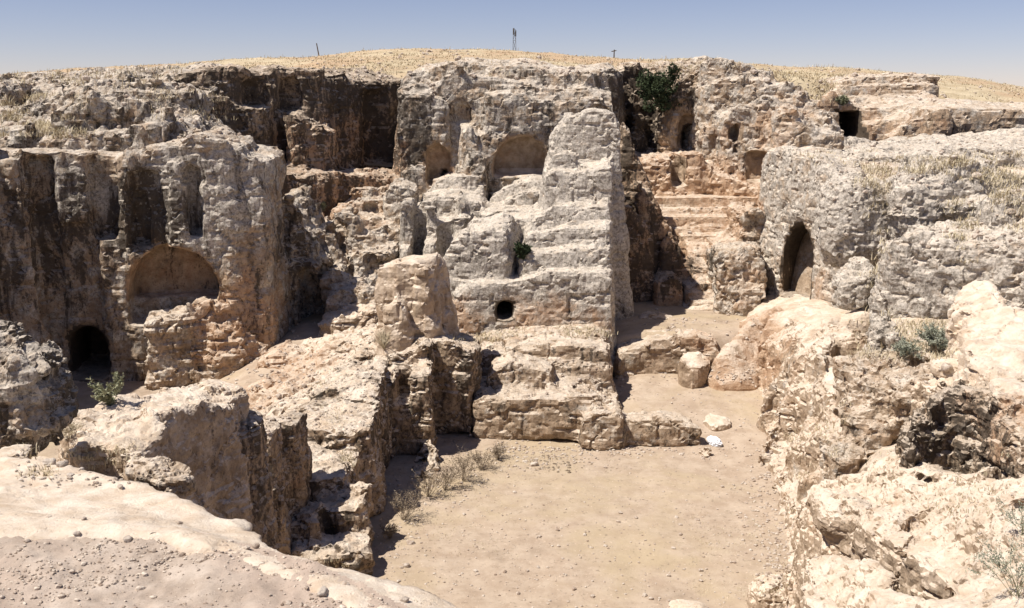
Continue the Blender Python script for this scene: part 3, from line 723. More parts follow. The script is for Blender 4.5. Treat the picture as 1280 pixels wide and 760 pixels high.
rock('broken_ledges', 'orange and grey broken ledges between the dark rounded pillar and the leaning grey stone', 'rock ledges', [
    col([(438, 238, 37), (460, 234, 37), (482, 238, 37)], 2, .05, r=.1, back=(1.6, 0)),
    col([(414, 256, 36), (440, 250, 36), (482, 252, 36)], 2, .05, r=.1, back=(1.6, 0)),
    col([(436, 276, 34.8), (466, 270, 34.7), (500, 272, 34.6)], 2, .08, r=.1, back=(1.6, 0)),
    col([(455, 296, 33.8), (480, 286, 33.6), (500, 288, 33.6)], 1, .1, r=.1, back=(1.6, 0)),
    col([(400, 280, 33.5), (410, 268, 33.5), (430, 264, 33.4), (445, 272, 33.3), (462, 300, 33.3)], 1, .08, r=.15, back=(1.6, .1)),
    col([(398, 300, 32.4), (412, 290, 32.4), (425, 296, 32.4), (430, 310, 32.4)], 1, .08, r=.15, back=(1.2, .1)),
    col([(430, 318, 32.2), (450, 308, 32.1), (476, 310, 32), (488, 318, 32)], 1, .06, r=.12, back=(1.6, .1)),
    col([(402, 348, 31), (415, 336, 31), (440, 342, 31), (450, 350, 31)], 1, .08, r=.15, back=(1.4, .1)),
    col([(410, 368, 30), (440, 360, 29.9), (462, 358, 29.8), (470, 366, 29.8)], .6, .06, r=.2, back=(1.6, .1)),
    col([(376, 276, 33.8), (390, 268, 33.8), (402, 282, 33.8)], 1, .2, r=.2, back=(1.6, .1)),
    bxc(440, 452, 250, 238, 36.9, .4), bxc(456, 470, 345, 322, 31.9, .5), bxc(452, 474, 268, 254, 35.9, .5), bxc(418, 432, 320, 280, 33.3, .8), bxc(470, 486, 392, 330, 31.4, 1.2), bxc(432, 440, 366, 330, 31.9, .7),
], 33, 'rough', Z0(.35, .5, .2, .4))
rock('dark_pillar', 'rounded dark rock pillar standing right of the arched tomb on the left', 'rock pillar', [
    col([(334, 262, 30.6), (345, 242, 30.5), (360, 236, 30.4), (376, 242, 30.5), (386, 268, 30.8), (392, 300, 31)], 0, .04, r=.3, back=(3, .1)),
    col([(384, 330, 30), (394, 318, 30), (404, 332, 30), (412, 370, 30)], 0, .08, r=.2, back=(2, .1)),
    bxc(370, 410, 412, 340, 30.2, 1.6),
], 30.5, 'rough', Z0(.2, .5, .45, .15))

# left facade
rock('upper_left_outcrop', 'lumpy weathered outcrop above the left tomb front, dry grass in its hollows', 'rock outcrop', [
    col([(-90, 186, 29.5), (0, 178, 29.8), (26, 166, 30), (44, 158, 30), (60, 172, 30)], 4, .12, r=.3, back=(4, .7)),
    col([(56, 150, 29.0), (64, 136, 29.0), (92, 126, 29.0), (140, 121, 29.2), (190, 125, 29.4), (206, 140, 29.4), (240, 160, 29.4), (250, 176, 29.4)], 4, .0, r=.08, back=(3.5, .25)),
    col([(40, 178, 28.6), (90, 172, 28.6), (120, 162, 28.7), (150, 166, 28.8), (200, 160, 28.9)], 4, .04, r=.1, back=(2, .05)),
    col([(96, 112, 31.5), (140, 106, 31.5), (200, 110, 31.8), (232, 120, 32)], 4, .0, r=.1, back=(3, .2)),
    col([(-90, 150, 34), (20, 142, 34), (60, 126, 34), (95, 120, 34)], 4, .25, r=.3, back=(4, .5)),
    col([(-90, 116, 38), (20, 112, 38), (70, 118, 38), (100, 106, 37.5), (150, 108, 37), (176, 96, 36.5), (225, 104, 36)], 4, .12, r=.2, back=(5, .4)),
    col([(-90, 102, 42), (30, 97, 42), (90, 96, 42), (160, 91, 41), (190, 90, 40.5), (240, 91, 40)], 4, .2, r=.2, back=(5, .3)),
    col([(130, 100, 38), (146, 96, 38), (176, 98, 38)], 4, .1, r=.2, back=(2, .3)),
    ell(-2, 128, 37, 1.2, .9, .7), ell(30, 118, 38, 1.0, .8, .5), ell(155, 104, 37.5, 1.0, .8, .45), ell(120, 124, 34, 1.2, .8, .5), ell(60, 118, 38, 1, .8, .4),
], 34, dict(ST['rough'], block=.26), Z0(.22, .58, .46, .24), uni=.08, qual=1.2)
fx = -math.radians(8)
rock('tomb_facade', 'brown pillared tomb facade on the left with a black doorway and arched burial niche', 'tomb front', [
    col([(-140, 196, 26.5), (-40, 190, 26.8), (20, 186, 27.0), (60, 190, 27.2), (84, 184, 27.3), (90, 194, 27.3), (112, 190, 27.4), (140, 197, 27.5), (160, 186, 27.55), (205, 190, 27.7), (262, 192, 27.85)], 0, .045, back=(1.7, .0)),
    col([(-40, 260, 28.6), (120, 260, 28.8), (262, 250, 29.2)], 0, .0, back=(4, .0)),
    col([(180, 184, 27.6), (200, 178, 27.6), (230, 180, 27.65)], 3, .03, back=(2.5, .2)),
    col([(226, 172, 27.6), (246, 166, 27.6), (286, 168, 27.75), (290, 188, 27.8)], 0, .03, back=(2.6, .1)),
    col([(284, 200, 27.9), (296, 190, 27.95), (318, 192, 28.0), (328, 204, 28.1)], 0, .03, back=(2.6, .1)),
    col([(-140, 205, 26.0), (-40, 200, 26.3), (24, 196, 26.5), (44, 210, 26.7)], 0, .06, r=.15, back=(2, .1)),
    col([(152, 196, 27.3), (160, 192, 27.3), (164, 200, 27.35)], 0, .02, back=(1, 0)),
    col([(206, 200, 27.35), (218, 196, 27.35), (234, 198, 27.4), (236, 205, 27.4)], 2.4, .02, back=(1, 0)),
    bxc(54, 86, 474, 196, 27.1, .45, fx), bxc(84, 136, 470, 282, 27.2, .30, fx), bxc(116, 150, 300, 196, 27.4, .55, fx), bxc(146, 150, 330, 205, 27.5, .25, fx),
    bxc(164, 206, 309, 214, 27.6, .35, fx), bxc(168, 186, 309, 240, 27.6, .6, fx), bxc(236, 254, 296, 205, 27.7, .4, fx),
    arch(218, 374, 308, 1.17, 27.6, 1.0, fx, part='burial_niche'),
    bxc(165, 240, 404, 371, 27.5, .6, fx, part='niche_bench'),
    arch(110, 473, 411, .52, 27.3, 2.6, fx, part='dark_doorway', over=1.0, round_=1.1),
], 27.5, dict(ST['cut'], block=.07, flute=.03, pit=.03), Z0(.20, .46, .36, .14))
rock('side_cliff', 'rough dark lichened rock wall at the far left edge, turning towards the camera', 'cliff', [
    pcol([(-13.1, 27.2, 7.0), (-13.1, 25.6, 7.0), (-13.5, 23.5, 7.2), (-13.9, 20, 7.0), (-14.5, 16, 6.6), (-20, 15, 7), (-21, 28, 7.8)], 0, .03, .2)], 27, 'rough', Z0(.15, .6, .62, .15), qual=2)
rock('rock_bench', 'sunlit rough rock shoulder jutting below the arched burial niche', 'rock shoulder', [
    col([(184, 406, 26.5), (204, 400, 26.7), (238, 394, 26.9), (262, 390, 27.0)], 0, .06, r=.15, back=(1.8, .1)),
    col([(238, 378, 27.0), (256, 368, 27.1), (290, 366, 27.4), (296, 384, 27.5)], 0, .06, r=.15, back=(1.8, .0)),
    col([(262, 400, 26.9), (296, 390, 27.1), (310, 420, 27.2), (324, 440, 27.3)], 0, .12, r=.15, back=(1.8, .1)),
    ], 27, dict(ST['rough'], lump=.05), Z0(.3, .42, .15, .65))
rock('rubble_ground', 'sunlit hummocky ground of tan rock between the left tomb and the broken ridge', 'rock ground', [
    col([(290, 486, 25.2), (336, 456, 26.3), (370, 426, 27.6), (430, 412, 27.4), (480, 406, 27.0), (460, 450, 24.4), (400, 480, 23.2), (350, 520, 21.4), (300, 540, 21.0)], 0, .3, r=.4),
    col([(320, 452, 26.2), (346, 440, 26.2), (372, 446, 26.2)], 0, .2, r=.12, back=(1, .1)),
    col([(384, 452, 25.2), (410, 436, 25.4), (440, 440, 25.2)], 0, .15, r=.12, back=(1, .1)),
    col([(300, 500, 23.6), (322, 490, 23.6), (340, 498, 23.6)], 0, .2, r=.12, back=(1, .1)),
    col([(396, 408, 28.6), (430, 398, 28.6), (468, 392, 28.6)], 0, .1, r=.1, back=(1.6, .1)),
    col([(330, 476, 24.8), (350, 470, 24.6), (372, 474, 24.6), (374, 462, 25.4), (340, 462, 25.4)], 0, .2, r=.15),
    col([(340, 512, 22.6), (362, 504, 22.6), (384, 510, 22.6), (384, 496, 23.4), (350, 494, 23.4)], 0, .2, r=.15),
], 24, dict(ST['rough'], block=.12), Z0(.42, .2, .05, .95), kind=None)
rock('wedge_stone', 'upright cream wedge of rock with a flat broken top, before the central block', 'rock wedge', [
    col([(476, 340, 25.0), (486, 330, 24.9), (500, 326, 24.8), (524, 324, 24.8), (546, 320, 25.3), (548, 318, 26.0), (500, 320, 26.2), (480, 328, 25.8)], 1, .09, r=.03),
    col([(520, 334, 24.6), (534, 330, 24.5), (546, 336, 24.9), (540, 326, 25.3)], 1, .10, r=.03),
    col([(540, 322, 25.2), (554, 330, 25.5), (558, 336, 26.3), (546, 320, 26.3)], 1, .17, r=.03),
    col([(480, 386, 24.3), (496, 376, 24.2), (510, 384, 24.3), (505, 370, 24.8)], 1, .2, r=.05),
], 25, dict(ST['cut'], lump=.03, block=.10, bs=.7, fine=.008, chip=.03, pit=.0, crack=.06), Z0(.34, .10, .10, 1.0), uni=.02)

# ledges at the head of the court
rock('court_ledges', 'broad stepped brown ledge at the head of the court, split by weathered layers', 'rock ledge', [
    col([(560, 428, 27.6), (620, 420, 27.4), (700, 416, 27.2), (760, 420, 27.0)], 0, .1, r=.12, back=(2.4, .15)),
    col([(632, 436, 26.2), (680, 430, 26.1), (730, 432, 26.0), (764, 438, 26.0)], 0, .1, r=.1, back=(2, .1)),
    col([(620, 458, 25.9), (660, 454, 25.9), (720, 456, 25.8), (766, 460, 25.8)], 0, .1, r=.1, back=(2, .1)),
    col([(612, 462, 25.0), (640, 451, 25.0), (668, 459, 25.0), (690, 468, 24.9)], 0, .08, r=.1, back=(.9, .1)),
    col([(590, 500, 23.9), (640, 498, 23.8), (700, 496, 23.7), (745, 494, 23.7), (772, 502, 23.9), (780, 512, 24.4)], 0, .04, r=.05, back=(2.4, .0)),
    col([(730, 520, 23.2), (745, 514, 23.1), (778, 518, 23.2)], 0, .1, r=.12, back=(1, .1)),
    col([(780, 528, 23.4), (820, 523, 23.35), (860, 526, 23.3), (876, 534, 23.3)], 0, .10, r=.06, back=(1.3, -.15)),
], 25, dict(ST['cut'], lump=.03, block=.06, pit=.05, chip=.035), Z0(.28, .32, .32, .55))
rock('fallen_stone', 'squared pale stone with a shaded front lying alone on the upper court floor', 'stone', [
    col([(878, 522, 24.6), (892, 532, 24.2), (914, 528, 24.3), (916, 520, 24.8), (900, 515, 25.1), (880, 515, 25.0)], 0, .05, r=.05)], 24.5, dict(ST['smooth'], lump=.04), Z0(.2, .1, .05, .9))
rock('small_boulder', 'small rough tan stone at the right end of the low court ledge', 'stone', [
    ell(882, 566, 22.8, .26, .22, .24, sq=3)], 23, dict(ST['round'], lump=.05), Z0(.3, .2, .1, .7), uni=0)
rock('red_rock', 'reddish smooth rock hump in the passage mouth right of the loose squared stone', 'rock hump', [
    col([(884, 462, 27.0), (896, 440, 27.2), (915, 412, 28.2), (935, 392, 29.2), (956, 380, 30), (962, 400, 29), (956, 440, 27.6), (945, 476, 26.6), (905, 474, 26.6)], 0, .12, r=.35),
], 27.5, 'smooth', Z0(.75, .1, .05, .45))

# broken ridge left of the court
rock('broken_ridge', 'pale cream rock ridge left of the court with sheer notched cuts dropping to the floor', 'rock ridge', [
    # right-hand peak
    col([(540, 426, 24.2), (560, 427, 24.1), (586, 437, 24.0), (600, 434, 24.5), (597, 424, 25.3), (566, 410, 26.2), (530, 402, 26.4), (508, 407, 26.0), (520, 414, 25.0)], 0, .0, r=.06),
    col([(484, 444, 23.6), (510, 436, 23.6), (538, 434, 23.6), (542, 424, 24.2), (524, 408, 26.0), (490, 422, 25.4)], 0, .02, r=.06),
    col([(484, 474, 22.7), (510, 470, 22.7), (538, 468, 22.7), (540, 448, 23.6), (486, 448, 23.6)], 0, .02, r=.05),
    col([(512, 598, 21.2), (528, 586, 21.1), (543, 592, 21.2)], 0, .04, r=.06, back=(1.4, .1)),
    # dark recess rock behind, right of the peak
    col([(600, 446, 26.2), (616, 440, 26.2), (636, 446, 26.2)], 0, .02, r=.1, back=(2, .2)),
    col([(600, 520, 25.2), (612, 512, 25.2), (634, 514, 25.2)], 0, .05, r=.1, back=(1.5, .1)),
    # big left slab
    col([(477, 474, 22.2), (476, 482, 21.6), (470, 520, 20.4), (452, 560, 19.2), (430, 598, 18.1), (374, 606, 17.9), (362, 584, 18.4), (366, 540, 19.6), (378, 510, 20.9), (400, 484, 22.0), (424, 462, 23.0), (456, 446, 23.8), (484, 438, 24.4), (484, 452, 23.6)], 0, .0, r=.08),
    col([(330, 538, 20.0), (380, 520, 21.3), (440, 460, 23.6), (500, 414, 25.6), (480, 402, 26.6), (430, 420, 26.2), (380, 470, 24.4), (320, 520, 21.8)], 0, .3, r=.35),
    col([(384, 496, 21.2), (420, 485, 21.4), (474, 474, 21.8)], 0, .1, r=.05, back=(1.6, .05)),
    col([(364, 534, 19.5), (400, 538, 19.3), (436, 540, 19.1), (461, 536, 19.3)], 0, .1, r=.05, back=(1.0, .04)),
    # low blocks at its foot
    col([(400, 636, 17.5), (420, 642, 17.3), (460, 630, 17.4), (461, 604, 18.1), (430, 598, 18.4), (402, 612, 18.1)], 0, .03, r=.06),
    col([(358, 654, 16.9), (396, 652, 16.8), (398, 626, 17.6), (360, 628, 17.7)], 0, .03, r=.06),
    col([(362, 692, 16.4), (410, 696, 16.3), (464, 688, 16.5), (460, 668, 17.2), (366, 668, 17.1)], 0, .04, r=.06),
    bxc(496, 512, 500, 436, 22.9, .5),
], 20, dict(ST['cut'], lump=.04, block=.09, fine=.025, flute=.0), Z0(.18, .15, .50, .74), uni=.03)
rock('split_block', 'dark-sided split rock block below the long slab, streaked with ochre', 'rock block', [
    col([(168, 556, 12.2), (190, 566, 11.9), (214, 556, 12.1), (236, 536, 12.6), (262, 532, 12.9), (262, 518, 13.4), (230, 516, 13.4), (190, 530, 12.9), (168, 542, 12.6)], 0, .03, r=.08),
    col([(262, 536, 12.9), (290, 530, 13.2), (318, 524, 13.6), (330, 514, 14.2), (312, 504, 14.6), (268, 518, 13.9)], 0, .03, r=.08),
    col([(318, 536, 16.4), (336, 548, 16.4), (356, 530, 17.2), (372, 530, 17.4), (384, 514, 18.2), (352, 510, 18.0), (330, 520, 17.2)], 0, .05, r=.08),
    col([(326, 610, 16.2), (350, 604, 16.4), (352, 574, 17), (330, 578, 16.8)], 0, .06, r=.08),
], 13.3, dict(ST['cut'], block=.08, lump=.05, chip=.035), Z0(.32, .15, .52, .55), uni=.04)
rock('long_slab', 'long pale tilted slab with a smooth sunlit top on the left, above the split block', 'rock slab', [
    col([(72, 536, 11.4), (110, 546, 10.9), (160, 540, 11.1), (200, 520, 11.9), (250, 505, 12.6), (300, 500, 13.2), (304, 486, 13.8), (278, 474, 14.2), (262, 470, 14.4), (200, 484, 13.4), (140, 502, 12.4), (90, 516, 11.8)], 2.0, .04, r=.10),
    col([(88, 560, 10.2), (120, 552, 10.3), (150, 560, 10.1), (168, 580, 9.8)], 2, .1, r=.1, back=(1, .1)),
], 12.4, dict(ST['smooth'], crack=.05, lump=.07, block=.07, chip=.03, fine=.02), Z0(.15, .10, .25, .95), uni=.04)

# right-hand tomb wall and slope
rock('leaning_tomb_wall', 'tall pale lichen-spotted wall on the right facing left, with a pointed dark doorway', 'tomb wall', [
    col([(952, 196, 34), (958, 184, 33.4), (972, 182, 32.4), (996, 186, 31.2), (1020, 194, 30.2), (1042, 212, 29.2), (1060, 240, 28.4), (1078, 222, 29.5), (1080, 204, 31), (1050, 184, 34.4), (1000, 180, 36)], 1.2, .06, r=.25),
    arch(990, 373, 282, .66, 30.4, 3.2, math.radians(38), part='pointed_doorway', over=1.2, round_=1.9, point=1.0),
], 30.5, dict(ST['cut'], flute=.03, block=.10), Z0(.04, .62, .12, 1.0))
rock('tomb_threshold', 'smooth cream rock sill and apron below the pointed doorway', 'rock sill', [
    col([(926, 396, 29.4), (950, 386, 29), (976, 380, 28.6), (1010, 388, 27.4), (1036, 396, 26.6), (1060, 390, 26.6), (1040, 376, 29), (1000, 366, 31.5), (960, 366, 32)], .2, .08, r=.3),
    col([(950, 420, 27.0), (962, 396, 27.0), (992, 394, 26.4), (1006, 404, 25.6), (1010, 386, 27.6), (960, 384, 28.4)], 0, .05, r=.3),
    col([(1000, 424, 24.4), (1040, 396, 24.6), (1080, 390, 24.4), (1100, 396, 24.6), (1110, 384, 26.4), (1020, 384, 26.8)], 0, .2, r=.3),
], 27, 'smooth', Z0(.36, .1, -.1, 1.25), uni=.25)
rock('hanging_boulder', 'white wedge-shaped boulder leaning out right of the pointed doorway', 'boulder', [
    col([(1036, 344, 25.6), (1052, 352, 25.0), (1086, 348, 24.8), (1096, 330, 25.4), (1080, 318, 26.4), (1056, 322, 26.6)], 2.9, -.12, r=.2)], 25.5, dict(ST['round'], block=.04), Z0(.08, .8, .2, .5), uni=0)
rock('grooved_boulder', 'tall rounded pale boulder beside the leaning tomb wall', 'boulder', [
    ell(1068, 278, 27.4, .95, .9, 1.25, sq=2.6)], 27.4, 'round', Z0(.08, .8, .18, .5), uni=0)
rock('spotted_boulder', 'large rounded white boulder spotted with black lichen, high on the right slope', 'boulder', [
    ell(1178, 236, 27.2, 1.0, 1.3, .95, sq=3), ell(1146, 262, 26.6, .75, .9, 1.0, sq=3), ell(1204, 222, 28.2, .7, 1.0, .6, sq=3)], 27, dict(ST['round'], block=.12), Z0(.04, .75, .22, 1.1), uni=.15)
rock('square_boulder', 'huge squared grey boulder with a dark stained hollow, centre of the right slope', 'boulder', [
    col([(1102, 302, 23.6), (1130, 296, 23.2), (1170, 298, 22.8), (1200, 306, 22.6), (1206, 290, 24), (1150, 282, 24.8), (1104, 290, 24.8)], 2.6, .03, r=.25),
    col([(1196, 318, 22.6), (1230, 300, 22.6), (1300, 292, 22), (1400, 290, 21)], 3.2, .2, r=.3, back=(2.4, .2)),
    ell(1188, 362, 22.2, .35, .5, .6, cut=True),
], 23, dict(ST['round'], block=.14), Z0(.10, .70, .20, .85))
rock('slope_boulder', 'low grey boulder at the right edge among dry grass, above the squared boulder', 'boulder', [
    ell(1272, 270, 24, .9, .8, .6, sq=2.6), ell(1220, 262, 25.4, .8, .6, .3, sq=2.6), ell(1250, 232, 27, 1.4, .8, .3, sq=2.6)], 25, 'round', Z0(.1, .8, .3, .5), uni=0)
rock('whaleback_rock', 'long smooth white rock descending on the right edge of the picture', 'rock ridge', [
    col([(1196, 362, 18.4), (1204, 346, 18.6), (1222, 340, 18.6), (1244, 350, 18.0), (1290, 392, 16.4), (1420, 420, 15.4), (1440, 560, 11.6), (1300, 520, 12.2), (1262, 490, 12.9), (1240, 472, 13.6), (1210, 446, 14.7), (1198, 410, 16.2)], 2.5, .06, r=.16),
], 15, dict(ST['smooth'], block=.10, crack=.06, chip=.03, lump=.10), Z0(.20, .10, -.1, 1.4))
rock('jagged_stone', 'small jagged black-spotted stone before the grey sagebrush', 'stone', [
    col([(1084, 426, 21.2), (1096, 420, 21.0), (1112, 416, 20.9), (1124, 420, 20.8), (1120, 400, 21.6), (1104, 386, 22.0), (1088, 400, 21.9)], 2.6, .12, r=.1)], 21, 'pitted', Z0(.05, .7, .45, .5), uni=0)
rock('right_court_wall', 'undulating tan rock wall along the right side of the court, grey-streaked with grassy clefts', 'rock wall', [
    pcol([PZ(*q) for q in [(950, 490, .3), (958, 530, .3), (966, 570, .3), (980, 610, .35), (992, 650, .35), (1000, 690, .35), (1006, 720, .35), (1040, 700, .5), (1020, 600, .5), (1000, 520, .5), (980, 470, .5)]], -.2, .25, .15),
    col([(946, 440, 27), (960, 424, 26.6), (990, 418, 25), (1006, 430, 24), (1010, 400, 26), (960, 400, 28)], 0, .06, r=.25),
    col([(952, 500, 24.2), (966, 466, 24.4), (984, 440, 24.2), (1010, 440, 22.8), (1030, 448, 22), (1046, 420, 23.4), (1090, 410, 23), (1000, 400, 26)], 0, .07, r=.3),
    col([(950, 560, 22.0), (966, 510, 22.6), (992, 480, 22.6), (1024, 478, 21.4), (1040, 500, 20.6), (1060, 460, 22), (1010, 440, 24)], 0, .08, r=.25),
    col([(968, 580, 20.6), (990, 548, 20.6), (1020, 540, 19.8), (1046, 552, 18.8), (1064, 540, 18.6), (1070, 500, 20.6), (1020, 500, 21.6)], 0, .08, r=.25),
    col([(986, 612, 18.8), (1006, 588, 18.8), (1046, 570, 18.2), (1070, 560, 17.8), (1090, 540, 18.0), (1060, 530, 19.4)], 0, .08, r=.25),
], 21.5, dict(ST['round'], flute=.05, block=.07, chip=.04, pit=.03, lump=.10), Z0(.40, .30, .14, .85), uni=.3)
rock('pitted_boulder', 'rounded pitted brown boulder in the middle of the right-hand slope', 'boulder', [
    ell(1094, 478, 17.6, .62, .6, .48, sq=2.6), ell(1120, 458, 18.2, .55, .5, .35, sq=2.6), ell(1090, 530, 16.8, .50, .5, .38, sq=2.6), ell(1056, 580, 16.4, .42, .5, .36, sq=2.6), ell(1150, 500, 16.6, .62, .5, .5, sq=2.8), ell(1108, 505, 17.0, .5, .5, .5)], 17.3, 'pitted', Z0(.32, .36, .30, .40), uni=.2)
rock('flat_topped_rock', 'flat cream-topped rock with a pitted front, beside the white boulder on the right', 'rock', [
    col([(1118, 474, 16.8), (1150, 482, 15.9), (1180, 484, 15.4), (1206, 470, 15.8), (1220, 452, 16.4), (1180, 448, 17.4), (1130, 456, 17.6)], 2.3, .04, r=.12),
], 16.4, 'pitted', Z0(.25, .25, .12, .85), uni=0)
rock('white_boulder', 'flat white stone lying below the sagebrush on the right', 'boulder', [
    ell(1190, 460, 16.2, .36, .36, .17, sq=2.5)], 16.2, dict(ST['smooth'], lump=.04), Z0(.05, .1, .02, 1.0), uni=0)
rock('hollowed_rock', 'dark cavernous pitted rock hollow full of debris at the right edge', 'rock hollow', [
    col([(1160, 500, 13.6), (1190, 486, 13.8), (1230, 486, 13.4), (1262, 500, 12.7), (1300, 540, 11.6), (1400, 600, 10.4), (1400, 470, 13.0), (1260, 462, 14.9), (1190, 474, 14.7), (1150, 488, 14.4)], 2.4, .02, r=.15),
    col([(1244, 520, 12.7), (1256, 500, 12.6), (1290, 530, 11.8), (1330, 560, 11), (1330, 520, 12.4), (1262, 490, 13.2)], 2.4, .1, r=.15),
    col([(1140, 540, 13.4), (1158, 512, 13.7), (1164, 500, 14.1), (1150, 496, 14.6), (1130, 520, 14.2)], 2.4, .15, r=.15),
], 13.2, 'pitted', Z0(.25, .28, .42, .55), uni=.1)
rock('near_shelf', 'smooth cream foreground shelf at lower right with a long pitted brown drop', 'rock shelf', [
    col([(1000, 636, 14.4), (1020, 632, 13.6), (1050, 650, 12.8), (1090, 660, 12.2), (1130, 690, 11.2), (1180, 722, 10.3), (1240, 700, 9.9), (1320, 690, 9.2), (1320, 600, 11.6), (1200, 596, 12.6), (1150, 576, 13.8), (1110, 572, 14.6), (1060, 600, 14.6), (1012, 606, 15.4)], 0, .10, r=.12),
    col([(1008, 700, 12.2), (1026, 690, 12.0), (1060, 696, 11.6), (1100, 712, 10.9), (1150, 744, 9.9), (1170, 800, 9), (1040, 830, 9.2), (1010, 760, 10.6)], 0, .06, r=.12),
    col([(1140, 752, 9.0), (1180, 738, 9.2), (1240, 712, 9.6), (1330, 690, 9.6), (1400, 760, 7.5), (1300, 900, 6), (1160, 860, 7)], 0, .15, r=.12),
    ell(1120, 668, 12.2, .42, .34, .26, sq=2.6), ell(1060, 640, 13.0, .4, .4, .22, sq=2.6),
], 11.3, dict(ST['cut'], lump=.05, block=.13, bs=1.1, pit=.05, chip=.035), Z0(.34, .16, .10, .92), uni=.06, qual=1.15, clip=((3, 7.2, .2), (8.2, 17, 9)))

# stones on the court floor near the camera
rock('pale_boulder', 'pale rounded boulder cut by the bottom edge beside the right shelf', 'boulder', [
    ell(974, 752, 15.6, .46, .42, .36, sq=2.6)], 15.6, dict(ST['round'], lump=.06, block=.03), Z0(.1, .15, .05, .95), uni=0)
rock('low_pale_stone', 'low pale stone poking up at the bottom edge left of the rounded boulder', 'stone', [
    ell(862, 766, 14.4, .34, .28, .16, sq=2.6)], 14.4, dict(ST['smooth'], lump=.04), Z0(.1, .1, .03, 1.0), uni=0)

# foreground shelf the photographer stands on
def rimz(X, Y):
    X = f32(X); Y = f32(Y); o = 0*X
    return o
rock('foreground_rim', 'smooth cream lip of bedrock curving across the lower left foreground', 'bedrock lip', [
    pcol([PZ(*q) for q in [(-300, 545, 6.10), (0, 566, 6.12), (60, 574, 6.16), (130, 588, 6.18), (190, 600, 6.18), (250, 622, 6.2), (290, 646, 6.18), (316, 668, 6.16), (360, 684, 6.18), (420, 700, 6.2), (500, 716, 6.2), (560, 734, 6.2), (612, 764, 6.2), (680, 900, 6.2),
         (520, 900, 6.27), (470, 775, 6.27), (380, 724, 6.29), (300, 700, 6.29), (250, 682, 6.30), (200, 668, 6.30), (120, 664, 6.30), (0, 670, 6.30), (-300, 700, 6.30)]], 4.2, .12, r=.05),
    ell(295, 664, 4.36, .10, .16, .05, sq=2.4), ell(312, 672, 4.2, .09, .08, .04),
], 4.6, dict(ST['smooth'], lump=.035, block=.0, crack=.012, pit=.012, fine=.008, strata=.01, chip=.02), Z0(.22, .02, -.15, 1.5), uni=.05, qual=1.9, clip=((-4.5, 1.5, 5.6), (1.5, 8, 9)), smooth=True)
def near_z(X, Y):
    z = 6.262+.0*X
    X = f32(X); Y = f32(Y); o = 0*X
    return z+.03*gn(X*1.2, Y*1.2, o)+.016*gn(X*5, Y*5, o)+.009*gn(X*14, Y*14, o)+.006*gn(X*34, Y*34, o)
sheet('dirt_path', np.concatenate([np.arange(-7, -2.6, .06), np.arange(-2.6, .25, .012)]), np.concatenate([np.arange(-4, 2.4, .08), np.arange(2.4, 4.42, .012)]), near_z, 'path_soil',
      mask=lambda c: c[:, 0] < np.interp(c[:, 1], [2.9, 3.35, 3.6, 3.8, 4.0, 4.2, 4.4], [-.05, -.30, -.62, -.9, -1.3, -2.2, -4.0]))
rock('plateau', None, None, [
    pcol([(-12, 5.6, 6.0), (-4, 5.3, 6.0), (-1.6, 4.35, 6.0), (-.3, 3.6, 6.0), (.2, 2.2, 6.0), (1.5, -1, 6.0), (8, -3, 6.0), (20, -20, 6.0), (-20, -20, 6), (-25, 4, 6)], 0, .12, .2),
], 22, 'smooth', Z0(.2, .1, 0, .9), kind='structure', qual=5)
rock('left_ground', None, None, [
    pcol([(-9, 5, 5.7), (-2.2, 4.9, 5.9), (-1.9, 5.6, 5.3), (-2.3, 7.5, 4.9), (-3.4, 9.5, 4.2), (-4.4, 11.4, 3.9), (-7, 12.2, 3.9), (-10, 12, 4.2), (-10, 5, 5.7)], 2.2, .12, .3),
], 13, 'round', Z0(.25, .3, .1, .7), kind='structure', qual=2.4)
rock('shaded_boulder', 'dark rough boulder with sunlit cap at the left edge of the foreground', 'boulder', [
    ell(8, 500, 8.2, .46, .5, .42, sq=2.4), ell(48, 492, 8.8, .20, .28, .22, sq=2.4), ell(-40, 480, 8.8, .6, .5, .5, sq=2.4)], 8.3, dict(ST['pitted'], lump=.06, block=.10, pit=.05), Z0(.12, .6, .60, .2), uni=.05)
rock('round_boulder', 'small round pale knob of rock beside the dark boulder on the left edge', 'boulder', [
    ell(10, 470, 9.8, .26, .3, .24, sq=2.4)], 9.8, dict(ST['round'], lump=.05, block=.03), Z0(.12, .5, .2, .7), uni=0)
rock('edge_rock', 'dark spongy broken rock edge just beyond the cream lip', 'rock', [
    ell(200, 596, 5.6, .14, .12, .08, sq=2.6), ell(222, 606, 5.5, .10, .1, .07, sq=2.6), ell(186, 588, 5.9, .12, .1, .07, sq=2.6)], 5.6, dict(ST['pitted'], lump=.03, block=.0, pit=.03, crack=.02, fine=.02), Z0(.2, .4, .4, .4), uni=.05)
rock('flat_stone', 'flat brown stone lying at the left edge before the dark boulder', 'stone', [
    ell(20, 570, 5.9, .12, .1, .045, sq=3)], 5.9, dict(ST['smooth'], lump=.02), Z0(.3, .25, .1, .6), uni=0)
print('TRIS', TRI[0], '%.1fs' % (time.time()-T0))
# ------------------------------------------------------------------ things standing and lying about
bpy.context.view_layer.update()
_dg = bpy.context.evaluated_depsgraph_get()
def down(x, y, z=40):
    ok, loc, nor, idx, ob, mt = sc.ray_cast(_dg, Vector((x, y, z)), Vector((0, 0, -1)))
    return (loc, nor, ob) if ok else (None, None, None)
def onto(px, py):
    """place in the world seen at a row and column of the photograph"""
    a = Vector(P(px, py, 1.0))-Vector((0, 0, CAMZ))
    ok, loc, nor, idx, ob, mt = sc.ray_cast(_dg, Vector((0, 0, CAMZ)), a.normalized())
    return (loc, nor, ob) if ok else (None, None, None)

